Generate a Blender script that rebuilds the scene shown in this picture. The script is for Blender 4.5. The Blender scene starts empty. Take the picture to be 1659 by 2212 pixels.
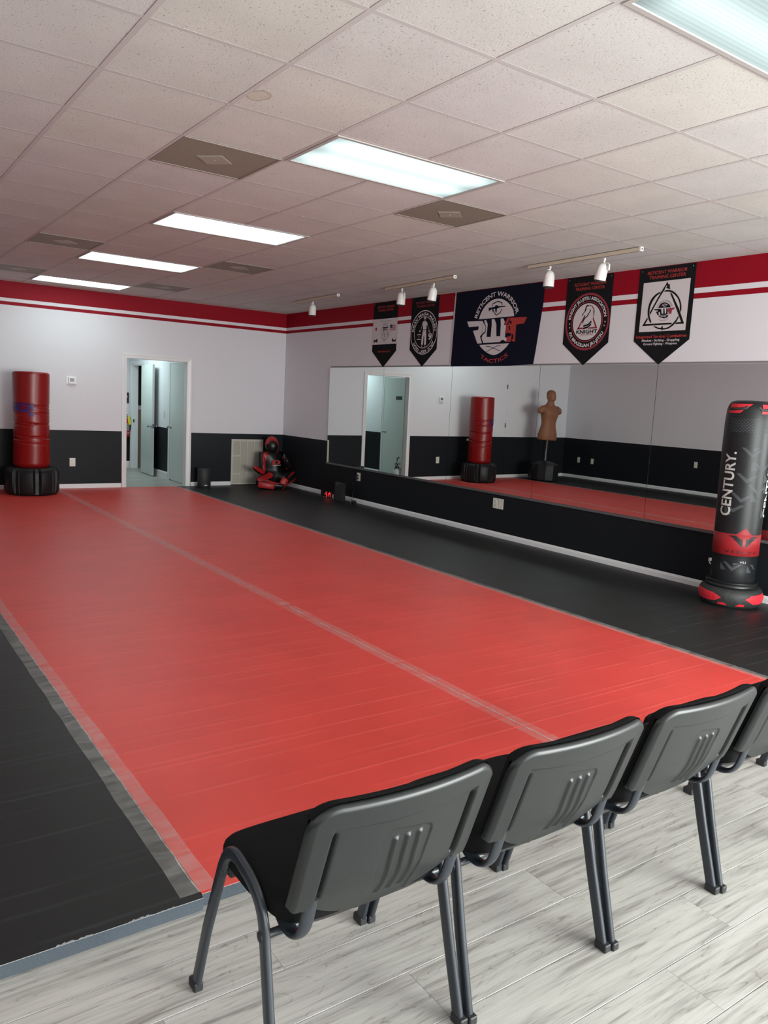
import bpy, bmesh, math, random
from mathutils import Vector, Matrix
import numpy as np

sc = bpy.context.scene
COL = sc.collection
random.seed(7)
R = math.radians

# ------------------------------------------------------------------ camera
MT = 0.042                       # mat thickness
H = 2.8954 + MT                  # ceiling height
XR, YB, XL, YF = 5.3674, 9.0183, -1.74, -5.3
CAM = Vector((-1.0281, -3.1687, H - 1.383))
yaw, pitch, roll, FPX = -0.6157, -0.139, 0.0522, 1699.05
cy_, sy_, cp_, sp_ = math.cos(yaw), math.sin(yaw), math.cos(pitch), math.sin(pitch)
fw = Vector((-sy_*cp_, cy_*cp_, sp_))
rt0 = Vector((cy_, sy_, 0)); up0 = rt0.cross(fw)
rt = math.cos(roll)*rt0 + math.sin(roll)*up0
up = -math.sin(roll)*rt0 + math.cos(roll)*up0
cd = bpy.data.cameras.new('camera'); cam = bpy.data.objects.new('camera', cd); COL.objects.link(cam)
m = Matrix((rt, up, -fw)).transposed().to_4x4(); m.translation = CAM; cam.matrix_world = m
cd.sensor_fit = 'VERTICAL'; cd.sensor_height = 36; cd.sensor_width = 27
cd.lens = FPX/2212*36; cd.clip_start = .02; cd.clip_end = 100
sc.camera = cam

# ------------------------------------------------------------------ world, exposure
w = bpy.data.worlds.new('daylight'); sc.world = w; w.use_nodes = True
bg = w.node_tree.nodes['Background']; bg.inputs[0].default_value = (.80, .92, 1.0, 1); bg.inputs[1].default_value = 1.6
sc.view_settings.view_transform = 'Standard'; sc.view_settings.look = 'None'
sc.view_settings.gamma = 1; sc.view_settings.use_curve_mapping = False
sc.view_settings.exposure = 0.05

def area(name, loc, rot, sx, sy, power, color):
    l = bpy.data.lights.new(name, 'AREA'); l.shape = 'RECTANGLE'; l.size = sx; l.size_y = sy
    l.energy = power; l.color = color
    o = bpy.data.objects.new(name, l); COL.objects.link(o); o.location = loc; o.rotation_euler = rot
    return o
# daylight entering through the shop windows behind the camera
area('window_daylight', (3.15, YF+.03, 1.32), (R(90), 0, 0), 3.4, 2.2, 500, (.97, 1.0, .97))
area('window_daylight', (.2, YF+.03, 1.32), (R(90), 0, 0), 2.2, 2.2, 85, (.97, 1.0, .97))
TUBE = 6.6                       # strength of the ceiling fluorescents

# ------------------------------------------------------------------ materials
def mat(name, col, rough=.5, metal=0, spec=.5, bump=None, var=None, coat=0, emis=None, estr=0, sheen=0, alpha=1):
    """col linear rgb; bump=(scale,strength,dist); var=(scale,amount)"""
    m = bpy.data.materials.new(name); m.use_nodes = True
    nt = m.node_tree; b = nt.nodes['Principled BSDF']
    b.inputs['Base Color'].default_value = (*col, 1); b.inputs['Roughness'].default_value = rough
    b.inputs['Metallic'].default_value = metal; b.inputs['Specular IOR Level'].default_value = spec
    b.inputs['Coat Weight'].default_value = coat; b.inputs['Sheen Weight'].default_value = sheen
    b.inputs['Alpha'].default_value = alpha
    if emis: b.inputs['Emission Color'].default_value = (*emis, 1); b.inputs['Emission Strength'].default_value = estr
    geo = nt.nodes.new('ShaderNodeNewGeometry')
    if bump:
        n = nt.nodes.new('ShaderNodeTexNoise'); n.inputs['Scale'].default_value = bump[0]; n.inputs['Detail'].default_value = 4
        nt.links.new(geo.outputs['Position'], n.inputs['Vector'])
        bp = nt.nodes.new('ShaderNodeBump'); bp.inputs['Strength'].default_value = bump[1]; bp.inputs['Distance'].default_value = bump[2]
        nt.links.new(n.outputs['Fac'], bp.inputs['Height']); nt.links.new(bp.outputs['Normal'], b.inputs['Normal'])
    if var:
        n = nt.nodes.new('ShaderNodeTexNoise'); n.inputs['Scale'].default_value = var[0]; n.inputs['Detail'].default_value = 5
        nt.links.new(geo.outputs['Position'], n.inputs['Vector'])
        mp = nt.nodes.new('ShaderNodeMapRange'); mp.inputs['From Min'].default_value = .3; mp.inputs['From Max'].default_value = .7
        mp.inputs['To Min'].default_value = 1-var[1]; mp.inputs['To Max'].default_value = 1+var[1]
        nt.links.new(n.outputs['Fac'], mp.inputs['Value'])
        mx = nt.nodes.new('ShaderNodeVectorMath'); mx.operation = 'SCALE'; mx.inputs[0].default_value = col
        nt.links.new(mp.outputs[0], mx.inputs['Scale']); nt.links.new(mx.outputs[0], b.inputs['Base Color'])
    return m

WHITE = (.71, .70, .74); BLACKP = (.0135, .0155, .0185); REDP = (.27, .006, .016)
def wall_paint(name):
    m = bpy.data.materials.new(name); m.use_nodes = True; nt = m.node_tree; b = nt.nodes['Principled BSDF']
    g = nt.nodes.new('ShaderNodeNewGeometry'); s = nt.nodes.new('ShaderNodeSeparateXYZ')
    nt.links.new(g.outputs['Position'], s.inputs[0])
    dv = nt.nodes.new('ShaderNodeMath'); dv.operation = 'DIVIDE'; dv.inputs[1].default_value = 3
    nt.links.new(s.outputs['Z'], dv.inputs[0])
    cr = nt.nodes.new('ShaderNodeValToRGB'); cr.color_ramp.interpolation = 'CONSTANT'
    e = cr.color_ramp.elements
    e[0].position = 0; e[0].color = (*BLACKP, 1); e[1].position = .896/3; e[1].color = (*WHITE, 1)
    for z, c in ((2.606, REDP), (2.656, WHITE), (2.706, REDP)):
        x = e.new(z/3); x.color = (*c, 1)
    nt.links.new(dv.outputs[0], cr.inputs['Fac']); nt.links.new(cr.outputs['Color'], b.inputs['Base Color'])
    rr = nt.nodes.new('ShaderNodeValToRGB'); rr.color_ramp.interpolation = 'CONSTANT'
    e = rr.color_ramp.elements; e[0].color = (.42,)*3+(1,); e[1].position = .896/3; e[1].color = (.75,)*3+(1,)
    x = e.new(2.606/3); x.color = (.5,)*3+(1,)
    nt.links.new(dv.outputs[0], rr.inputs['Fac']); nt.links.new(rr.outputs['Color'], b.inputs['Roughness'])
    b.inputs['Specular IOR Level'].default_value = .10
    n = nt.nodes.new('ShaderNodeTexNoise'); n.inputs['Scale'].default_value = 220; nt.links.new(g.outputs['Position'], n.inputs['Vector'])
    bp = nt.nodes.new('ShaderNodeBump'); bp.inputs['Strength'].default_value = .15; bp.inputs['Distance'].default_value = .001
    nt.links.new(n.outputs['Fac'], bp.inputs['Height']); nt.links.new(bp.outputs['Normal'], b.inputs['Normal'])
    return m

def plank_mat():
    m = bpy.data.materials.new('grey_wood_plank'); m.use_nodes = True; nt = m.node_tree; b = nt.nodes['Principled BSDF']
    L = nt.links.new
    g = nt.nodes.new('ShaderNodeNewGeometry'); oi = nt.nodes.new('ShaderNodeObjectInfo')
    off = nt.nodes.new('ShaderNodeVectorMath'); off.operation = 'MULTIPLY_ADD'
    cb = nt.nodes.new('ShaderNodeCombineXYZ')
    mu = nt.nodes.new('ShaderNodeMath'); mu.operation = 'MULTIPLY'; mu.inputs[1].default_value = 37.0; L(oi.outputs['Random'], mu.inputs[0])
    L(mu.outputs[0], cb.inputs[0]); L(mu.outputs[0], cb.inputs[1]); L(mu.outputs[0], cb.inputs[2])
    ad = nt.nodes.new('ShaderNodeVectorMath'); ad.operation = 'ADD'; L(g.outputs['Position'], ad.inputs[0]); L(cb.outputs[0], ad.inputs[1])
    def noise(scale, det, sx, sy, dist=0):
        mp = nt.nodes.new('ShaderNodeMapping'); mp.inputs['Scale'].default_value = (sx, sy, 1); L(ad.outputs[0], mp.inputs[0])
        n = nt.nodes.new('ShaderNodeTexNoise'); n.inputs['Scale'].default_value = scale; n.inputs['Detail'].default_value = det
        n.inputs['Distortion'].default_value = dist; n.inputs['Roughness'].default_value = .6
        L(mp.outputs[0], n.inputs['Vector']); return n.outputs['Fac']
    big = noise(1.1, 3, 1.2, 5, .6)           # broad clouds
    grain = noise(5, 9, .50, 10, .7)          # long streaks
    fine = noise(22, 6, .7, 22, .3)
    v0 = noise(1.5, 3, .75, 5.0, .9)          # growth figure: thin contour lines of a smooth field
    k = nt.nodes.new('ShaderNodeMath'); k.operation = 'MULTIPLY'; L(v0, k.inputs[0]); k.inputs[1].default_value = 15
    pp = nt.nodes.new('ShaderNodeMath'); pp.operation = 'PINGPONG'; L(k.outputs[0], pp.inputs[0]); pp.inputs[1].default_value = .5
    rg = nt.nodes.new('ShaderNodeMapRange'); rg.interpolation_type = 'SMOOTHSTEP'; rg.inputs['From Min'].default_value = .0; rg.inputs['From Max'].default_value = .10
    rg.inputs['To Min'].default_value = 1; rg.inputs['To Max'].default_value = 0; L(pp.outputs[0], rg.inputs['Value'])
    cr = nt.nodes.new('ShaderNodeValToRGB'); e = cr.color_ramp.elements
    e[0].position = .36; e[0].color = (.235, .222, .205, 1); e[1].position = .60; e[1].color = (.485, .475, .445, 1)
    x = e.new(.44); x.color = (.34, .328, .305, 1); x = e.new(.50); x.color = (.42, .41, .382, 1)
    mixf = nt.nodes.new('ShaderNodeMath'); mixf.operation = 'MULTIPLY_ADD'; L(grain, mixf.inputs[0]); mixf.inputs[1].default_value = .72
    m2 = nt.nodes.new('ShaderNodeMath'); m2.operation = 'MULTIPLY'; L(big, m2.inputs[0]); m2.inputs[1].default_value = .30
    L(m2.outputs[0], mixf.inputs[2]); L(mixf.outputs[0], cr.inputs['Fac'])
    mx = nt.nodes.new('ShaderNodeMix'); mx.data_type = 'RGBA'; mx.blend_type = 'MULTIPLY'
    L(cr.outputs['Color'], mx.inputs['A']); mx.inputs['B'].default_value = (.58, .555, .52, 1)
    f = nt.nodes.new('ShaderNodeMath'); f.operation = 'MULTIPLY'; L(rg.outputs[0], f.inputs[0])
    gg = nt.nodes.new('ShaderNodeMapRange'); gg.inputs['From Min'].default_value = .42; gg.inputs['From Max'].default_value = .58
    gg.inputs['To Min'].default_value = .05; gg.inputs['To Max'].default_value = .75; L(grain, gg.inputs['Value']); 
    g3 = nt.nodes.new('ShaderNodeMath'); g3.operation = 'SUBTRACT'; g3.inputs[0].default_value = .80; L(gg.outputs[0], g3.inputs[1]); L(g3.outputs[0], f.inputs[1])
    L(f.outputs[0], mx.inputs['Factor'])
    fm = nt.nodes.new('ShaderNodeMapRange'); fm.inputs['From Min'].default_value = .3; fm.inputs['From Max'].default_value = .7
    fm.inputs['To Min'].default_value = .90; fm.inputs['To Max'].default_value = 1.07; L(fine, fm.inputs['Value'])
    sc_ = nt.nodes.new('ShaderNodeVectorMath'); sc_.operation = 'SCALE'; L(mx.outputs['Result'], sc_.inputs[0]); L(fm.outputs[0], sc_.inputs['Scale'])
    L(sc_.outputs[0], b.inputs['Base Color'])
    b.inputs['Roughness'].default_value = .38; b.inputs['Specular IOR Level'].default_value = .45
    bp = nt.nodes.new('ShaderNodeBump'); bp.inputs['Strength'].default_value = .2; bp.inputs['Distance'].default_value = .001
    L(grain, bp.inputs['Height']); L(bp.outputs['Normal'], b.inputs['Normal'])
    return m

def tile_mat(name, stain=False):
    m = bpy.data.materials.new(name); m.use_nodes = True; nt = m.node_tree; b = nt.nodes['Principled BSDF']; L = nt.links.new
    g = nt.nodes.new('ShaderNodeNewGeometry'); oi = nt.nodes.new('ShaderNodeObjectInfo')
    cr = nt.nodes.new('ShaderNodeValToRGB'); e = cr.color_ramp.elements
    e[0].color = (.575, .568, .560, 1); e[1].color = (.580, .580, .540, 1); x = e.new(.5); x.color = (.578, .576, .552, 1)
    L(oi.outputs['Random'], cr.inputs['Fac'])
    n = nt.nodes.new('ShaderNodeTexNoise'); n.inputs['Scale'].default_value = 135; n.inputs['Detail'].default_value = 3
    mp = nt.nodes.new('ShaderNodeMapping'); mp.inputs['Scale'].default_value = (1, .62, 1); mp.inputs['Rotation'].default_value = (0, 0, .5)
    L(g.outputs['Position'], mp.inputs[0]); L(mp.outputs[0], n.inputs['Vector'])
    r = nt.nodes.new('ShaderNodeMapRange'); r.inputs['From Min'].default_value = .655; r.inputs['From Max'].default_value = .69
    r.inputs['To Min'].default_value = 0; r.inputs['To Max'].default_value = 1; L(n.outputs['Fac'], r.inputs['Value'])
    mx = nt.nodes.new('ShaderNodeMix'); mx.data_type = 'RGBA'; L(cr.outputs['Color'], mx.inputs['A']); mx.inputs['B'].default_value = (.30, .26, .23, 1)
    L(r.outputs[0], mx.inputs['Factor'])
    out = mx.outputs['Result']
    n2 = nt.nodes.new('ShaderNodeTexNoise'); n2.inputs['Scale'].default_value = 3; n2.inputs['Detail'].default_value = 3
    L(g.outputs['Position'], n2.inputs['Vector'])
    r2 = nt.nodes.new('ShaderNodeMapRange'); r2.inputs['From Min'].default_value = .3; r2.inputs['From Max'].default_value = .7
    r2.inputs['To Min'].default_value = .95; r2.inputs['To Max'].default_value = 1.04; L(n2.outputs['Fac'], r2.inputs['Value'])
    v = nt.nodes.new('ShaderNodeVectorMath'); v.operation = 'SCALE'; L(out, v.inputs[0]); L(r2.outputs[0], v.inputs['Scale']); out = v.outputs[0]
    if stain:   # a brown-edged water stain
        sub = nt.nodes.new('ShaderNodeVectorMath'); sub.operation = 'SUBTRACT'; L(g.outputs['Position'], sub.inputs[0]); sub.inputs[1].default_value = (1.09*.6096, .673*.6096, H)
        n3 = nt.nodes.new('ShaderNodeTexNoise'); n3.inputs['Scale'].default_value = 14; L(g.outputs['Position'], n3.inputs['Vector'])
        s3 = nt.nodes.new('ShaderNodeMath'); s3.operation = 'MULTIPLY_ADD'; L(n3.outputs['Fac'], s3.inputs[0]); s3.inputs[1].default_value = .05; 
        mp3 = nt.nodes.new('ShaderNodeMapping'); mp3.inputs['Scale'].default_value = (1, .8, 0); L(sub.outputs[0], mp3.inputs[0])
        ln = nt.nodes.new('ShaderNodeVectorMath'); ln.operation = 'LENGTH'; L(mp3.outputs[0], ln.inputs[0]); L(ln.outputs['Value'], s3.inputs[2])
        rp = nt.nodes.new('ShaderNodeValToRGB'); e = rp.color_ramp.elements
        e[0].position = .068; e[0].color = (.93, .89, .84, 1); e[1].position = .085; e[1].color = (1, 1, 1, 1); x = e.new(.075); x.color = (.66, .56, .46, 1)
        L(s3.outputs[0], rp.inputs['Fac'])
        m3 = nt.nodes.new('ShaderNodeMix'); m3.data_type = 'RGBA'; m3.blend_type = 'MULTIPLY'; m3.inputs['Factor'].default_value = 1
        L(out, m3.inputs['A']); L(rp.outputs['Color'], m3.inputs['B']); out = m3.outputs['Result']
    L(out, b.inputs['Base Color']); b.inputs['Roughness'].default_value = .95; b.inputs['Specular IOR Level'].default_value = .2
    bp = nt.nodes.new('ShaderNodeBump'); bp.inputs['Strength'].default_value = .6; bp.inputs['Distance'].default_value = .004; bp.invert = True
    n4 = nt.nodes.new('ShaderNodeMath'); n4.operation = 'MAXIMUM'; L(n.outputs['Fac'], n4.inputs[0]); n4.inputs[1].default_value = .5
    L(n4.outputs[0], bp.inputs['Height']); L(bp.outputs['Normal'], b.inputs['Normal'])
    return m

def mat_vinyl(name, col, rough, amt=1):
    """rolled vinyl mat: crosswise score lines, pebble grain"""
    m = bpy.data.materials.new(name); m.use_nodes = True; nt = m.node_tree; b = nt.nodes['Principled BSDF']; L = nt.links.new
    g = nt.nodes.new('ShaderNodeNewGeometry'); s = nt.nodes.new('ShaderNodeSeparateXYZ'); L(g.outputs['Position'], s.inputs[0])
    nz = nt.nodes.new('ShaderNodeTexNoise'); nz.inputs['Scale'].default_value = 1.2; L(g.outputs['Position'], nz.inputs['Vector'])
    yy = nt.nodes.new('ShaderNodeMath'); yy.operation = 'MULTIPLY_ADD'; L(nz.outputs['Fac'], yy.inputs[0]); yy.inputs[1].default_value = .02; L(s.outputs['Y'], yy.inputs[2])
    def lines(per, wd, ph):
        a = nt.nodes.new('ShaderNodeMath'); a.operation = 'ADD'; L(yy.outputs[0], a.inputs[0]); a.inputs[1].default_value = 20+ph
        a2 = nt.nodes.new('ShaderNodeMath'); a2.operation = 'PINGPONG'; L(a.outputs[0], a2.inputs[0]); a2.inputs[1].default_value = per/2
        r = nt.nodes.new('ShaderNodeMapRange'); r.interpolation_type = 'SMOOTHSTEP'; r.inputs['From Min'].default_value = 0; r.inputs['From Max'].default_value = wd
        r.inputs['To Min'].default_value = 1; r.inputs['To Max'].default_value = 0; L(a2.outputs[0], r.inputs['Value'])
        n = nt.nodes.new('ShaderNodeTexNoise'); n.inputs['Scale'].default_value = 1.6; mp = nt.nodes.new('ShaderNodeMapping'); mp.inputs['Scale'].default_value = (.8, 2.5, 1); mp.inputs['Location'].default_value = (ph*9, ph*5, 0)
        L(g.outputs['Position'], mp.inputs[0]); L(mp.outputs[0], n.inputs['Vector'])
        q = nt.nodes.new('ShaderNodeMapRange'); q.inputs['From Min'].default_value = .4; q.inputs['From Max'].default_value = .6; L(n.outputs['Fac'], q.inputs['Value'])
        mu = nt.nodes.new('ShaderNodeMath'); mu.operation = 'MULTIPLY'; L(r.outputs[0], mu.inputs[0]); L(q.outputs[0], mu.inputs[1]); return mu.outputs[0]
    l1, l2 = lines(.148, .013, 0), lines(.296, .012, .045)
    mx = nt.nodes.new('ShaderNodeMath'); mx.operation = 'MAXIMUM'; L(l1, mx.inputs[0]); L(l2, mx.inputs[1])
    n = nt.nodes.new('ShaderNodeTexNoise'); n.inputs['Scale'].default_value = 9; n.inputs['Detail'].default_value = 6; n.inputs['Distortion'].default_value = 1.2
    L(g.outputs['Position'], n.inputs['Vector'])
    ad = nt.nodes.new('ShaderNodeMath'); ad.operation = 'MULTIPLY_ADD'; L(n.outputs['Fac'], ad.inputs[0]); ad.inputs[1].default_value = .8; L(mx.outputs[0], ad.inputs[2])
    bp = nt.nodes.new('ShaderNodeBump'); bp.inputs['Strength'].default_value = .16*amt; bp.inputs['Distance'].default_value = .006
    L(ad.outputs[0], bp.inputs['Height']); L(bp.outputs['Normal'], b.inputs['Normal'])
    n2 = nt.nodes.new('ShaderNodeTexNoise'); n2.inputs['Scale'].default_value = 2.2; n2.inputs['Detail'].default_value = 5; L(g.outputs['Position'], n2.inputs['Vector'])
    r2 = nt.nodes.new('ShaderNodeMapRange'); r2.inputs['From Min'].default_value = .3; r2.inputs['From Max'].default_value = .7
    r2.inputs['To Min'].default_value = .93; r2.inputs['To Max'].default_value = 1.07; L(n2.outputs['Fac'], r2.inputs['Value'])
    v = nt.nodes.new('ShaderNodeVectorMath'); v.operation = 'SCALE'; v.inputs[0].default_value = col; L(r2.outputs[0], v.inputs['Scale'])
    wr = nt.nodes.new('ShaderNodeMix'); wr.data_type = 'RGBA'; L(v.outputs[0], wr.inputs['A']); wr.inputs['B'].default_value = (min(1, col[0]*1.15+.03), col[1]*1.6+.03, col[2]*1.6+.03, 1)
    wf = nt.nodes.new('ShaderNodeMath'); wf.operation = 'MULTIPLY'; wf.inputs[1].default_value = .45; L(mx.outputs[0], wf.inputs[0]); L(wf.outputs[0], wr.inputs['Factor'])
    L(wr.outputs['Result'], b.inputs['Base Color'])
    b.inputs['Roughness'].default_value = rough; b.inputs['Specular IOR Level'].default_value = .5 if amt == 1 else .38
    return m

def tape_mat(nm='clear_tape', lo=.04, hi=.17):
    m = bpy.data.materials.new(nm); m.use_nodes = True; nt = m.node_tree; L = nt.links.new
    b = nt.nodes['Principled BSDF']; o = nt.nodes['Material Output']
    b.inputs['Base Color'].default_value = (.70, .69, .66, 1); b.inputs['Roughness'].default_value = .35
    g = nt.nodes.new('ShaderNodeNewGeometry'); mp = nt.nodes.new('ShaderNodeMapping'); mp.inputs['Scale'].default_value = (6, 16, 1); L(g.outputs['Position'], mp.inputs[0])
    n = nt.nodes.new('ShaderNodeTexNoise'); n.inputs['Scale'].default_value = 1; n.inputs['Detail'].default_value = 7; n.inputs['Distortion'].default_value = 1; L(mp.outputs[0], n.inputs['Vector'])
    r = nt.nodes.new('ShaderNodeMapRange'); r.inputs['From Min'].default_value = .3; r.inputs['From Max'].default_value = .7
    r.inputs['To Min'].default_value = lo; r.inputs['To Max'].default_value = hi; L(n.outputs['Fac'], r.inputs['Value'])
    t = nt.nodes.new('ShaderNodeBsdfTransparent'); mx = nt.nodes.new('ShaderNodeMixShader'); L(r.outputs[0], mx.inputs[0]); L(t.outputs[0], mx.inputs[1]); L(b.outputs[0], mx.inputs[2])
    L(mx.outputs[0], o.inputs['Surface'])
    bp = nt.nodes.new('ShaderNodeBump'); bp.inputs['Strength'].default_value = .6; bp.inputs['Distance'].default_value = .004; L(n.outputs['Fac'], bp.inputs['Height']); L(bp.outputs['Normal'], b.inputs['Normal'])
    return m

def diffuser_mat(strength=None):
    m = bpy.data.materials.new('lit_prismatic_diffuser'); m.use_nodes = True; nt = m.node_tree; L = nt.links.new
    for n in list(nt.nodes): nt.nodes.remove(n)
    o = nt.nodes.new('ShaderNodeOutputMaterial'); e = nt.nodes.new('ShaderNodeEmission'); L(e.outputs[0], o.inputs[0])
    tc = nt.nodes.new('ShaderNodeTexCoord'); s = nt.nodes.new('ShaderNodeSeparateXYZ'); L(tc.outputs['Object'], s.inputs[0])
    # four tubes seen softly through the lens: brighter bands along x, dimmer ends
    w_ = nt.nodes.new('ShaderNodeMath'); w_.operation = 'MULTIPLY'; L(s.outputs['Y'], w_.inputs[0]); w_.inputs[1].default_value = 2*math.pi/.27
    c = nt.nodes.new('ShaderNodeMath'); c.operation = 'COSINE'; L(w_.outputs[0], c.inputs[0])
    k = nt.nodes.new('ShaderNodeMapRange'); k.inputs['From Min'].default_value = -1; k.inputs['From Max'].default_value = 1
    k.inputs['To Min'].default_value = 1.0; k.inputs['To Max'].default_value = .66; L(c.outputs[0], k.inputs['Value'])
    ax = nt.nodes.new('ShaderNodeMath'); ax.operation = 'ABSOLUTE'; L(s.outputs['X'], ax.inputs[0])
    k2 = nt.nodes.new('ShaderNodeMapRange'); k2.interpolation_type = 'SMOOTHSTEP'; k2.inputs['From Min'].default_value = .42; k2.inputs['From Max'].default_value = .62
    k2.inputs['To Min'].default_value = 1.0; k2.inputs['To Max'].default_value = .50; L(ax.outputs[0], k2.inputs['Value'])
    mu = nt.nodes.new('ShaderNodeMath'); mu.operation = 'MULTIPLY'; L(k.outputs[0], mu.inputs[0]); L(k2.outputs[0], mu.inputs[1])
    mu2 = nt.nodes.new('ShaderNodeMath'); mu2.operation = 'MULTIPLY'; L(mu.outputs[0], mu2.inputs[0]); mu2.inputs[1].default_value = strength or TUBE
    sn = nt.nodes.new('ShaderNodeMath'); sn.operation = 'MULTIPLY'; L(s.outputs['Y'], sn.inputs[0]); sn.inputs[1].default_value = 2*math.pi/.022
    s2_ = nt.nodes.new('ShaderNodeMath'); s2_.operation = 'SINE'; L(sn.outputs[0], s2_.inputs[0])
    s3_ = nt.nodes.new('ShaderNodeMath'); s3_.operation = 'MULTIPLY_ADD'; L(s2_.outputs[0], s3_.inputs[0]); s3_.inputs[1].default_value = .06; s3_.inputs[2].default_value = .94
    s4_ = nt.nodes.new('ShaderNodeMath'); s4_.operation = 'MULTIPLY'; L(mu2.outputs[0], s4_.inputs[0]); L(s3_.outputs[0], s4_.inputs[1]); mu2 = s4_
    e.inputs['Color'].default_value = (.82, 1.0, .985, 1); L(mu2.outputs[0], e.inputs['Strength'])
    return m

M = dict(
 wall=wall_paint('painted_wall'), plank=plank_mat(), tile=tile_mat('mineral_fibre_tile'), tile_s=tile_mat('stained_mineral_fibre_tile', True),
 groove=mat('plank_joint', (.72, .72, .69), .6), grid=mat('ceiling_grid_metal', (.50, .475, .465), .7, spec=.12),
 red=mat_vinyl('red_mat_vinyl', (.67, .055, .043), .42), black=mat_vinyl('black_mat_vinyl', (.0110, .0120, .0125), .45, .45),
 foam=mat('mat_edge_foam', (.070, .086, .105), .9, bump=(300, .5, .002), var=(420, .25)), plenum=mat('dark_plenum', (.04, .038, .036), .9),
 edge=mat('frayed_white_edge', (.42, .44, .46), .8), tape=tape_mat(), tape_c=tape_mat('thin_clear_tape', .02, .13), tape_r=tape_mat('worn_tape_ridge', .25, .75), diff=diffuser_mat(), trim=mat('white_gloss_trim', (.76, .75, .76), .35), doorw=mat('white_door_paint', (.60, .64, .62), .4),
 mirror=mat('mirror_glass', (.80, .835, .815), .003, 1), mframe=mat('mirror_channel', (.11, .11, .115), .4), hallwhite=mat('hall_white', (.62, .65, .68), .7),
 chrome=mat('chrome', (.55, .55, .54), .18, 1), frame_d=mat('light_frame_metal', (.40, .385, .37), .7, spec=.12), ventc=mat('vent_centre_plate', (.33, .31, .255), .5), plate=mat('white_plastic_plate', (.70, .68, .62), .35), dark=mat('dark_slot', (.02, .02, .02), .6),
 vent=mat('taupe_perforated_metal', (.24, .225, .185), .55), lampw=mat('white_lamp_enamel', (.76, .75, .73), .3), track=mat('cream_track', (.60, .55, .43), .4),
 bulbd=mat('dark_lamp_interior', (.02, .02, .02), .5),
 cblack=mat('black_banner_cloth', (.012, .012, .014), .8, spec=.06), cnavy=mat('navy_flag_cloth', (.0085, .010, .022), .85, bump=(7, .4, .01), spec=.06), cwhite=mat('white_print', (.62, .58, .60), .8),
 cred=mat('red_print', (.40, .035, .03), .8), cmaroon=mat('maroon_print', (.26, .025, .04), .8), cgrey=mat('grey_print', (.25, .23, .24), .8), cblue=mat('navy_print', (.02, .02, .06), .8),
 hem=mat('flag_hem', (.55, .53, .52), .8),
 plastic=mat('black_moulded_plastic', (.0140, .0162, .0166), .38, bump=(900, .12, .0004)), seatf=mat('black_woven_fabric', (.0065, .0065, .0068), .95, bump=(700, .6, .001), spec=.15, sheen=.0),
 tube=mat('black_powder_coat', (.022, .027, .035), .30), foot=mat('black_rubber_foot', (.018, .019, .021), .55),
 bagred=mat('red_vinyl_leather', (.23, .006, .006), .30, bump=(5, .25, .01), spec=.35), baseblk=mat('black_rubber_base', (.009, .009, .010), .45, spec=.3, bump=(12, .3, .005)),
 bagblk=mat('black_bag_vinyl', (.011, .012, .0135), .40, spec=.32), baggrey=mat('grey_bag_print', (.050, .055, .060), .45, spec=.3), bagr=mat('red_bag_print', (.27, .014, .018), .45, spec=.3),
 bagw=mat('white_bag_print', (.50, .485, .47), .6, spec=.2), nylonr=mat('red_nylon', (.62, .02, .035), .55, bump=(25, .6, .01)), nylonb=mat('black_nylon', (.020, .022, .021), .6, bump=(18, .6, .01)),
 leather=mat('black_leather', (.006, .006, .007), .38, bump=(14, .3, .008), spec=.35), leatherr=mat('red_leather', (.36, .012, .014), .45, bump=(20, .4, .006)),
 skin=mat('tan_rubber_skin', (.25, .102, .052), .6), led=mat('red_led', (.6, .01, .01), .5, emis=(1, .03, .04), estr=2.2), ledw=mat('pale_led', (.4, .5, .45), .5, emis=(.5, .6, .55), estr=.25),
 blk=mat('black_plastic', (.010, .010, .011), .35), grille=mat('cream_grille_metal', (.50, .475, .41), .45), blue=mat('blue_mark', (.03, .02, .25), .4),
 yellow=mat('yellow_tag', (.75, .62, .02), .6), extred=mat('extinguisher_red', (.42, .01, .01), .3), lcd=mat('grey_lcd', (.16, .17, .17), .3),
 brown=mat('brown_wall', (.035, .012, .006), .8), tan=mat('tan_wall', (.42, .30, .20), .8), glass=None, jug=mat('translucent_white_plastic', (.6, .62, .6), .4),
)
def glass_mat():
    m = bpy.data.materials.new('window_glass'); m.use_nodes = True; nt = m.node_tree; L = nt.links.new
    for n in list(nt.nodes): nt.nodes.remove(n)
    o = nt.nodes.new('ShaderNodeOutputMaterial'); t = nt.nodes.new('ShaderNodeBsdfTransparent'); g = nt.nodes.new('ShaderNodeBsdfGlossy'); g.inputs['Roughness'].default_value = .02
    mx = nt.nodes.new('ShaderNodeMixShader'); mx.inputs[0].default_value = .08; L(t.outputs[0], mx.inputs[1]); L(g.outputs[0], mx.inputs[2]); L(mx.outputs[0], o.inputs[0]); return m
M['glass'] = glass_mat()

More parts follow.
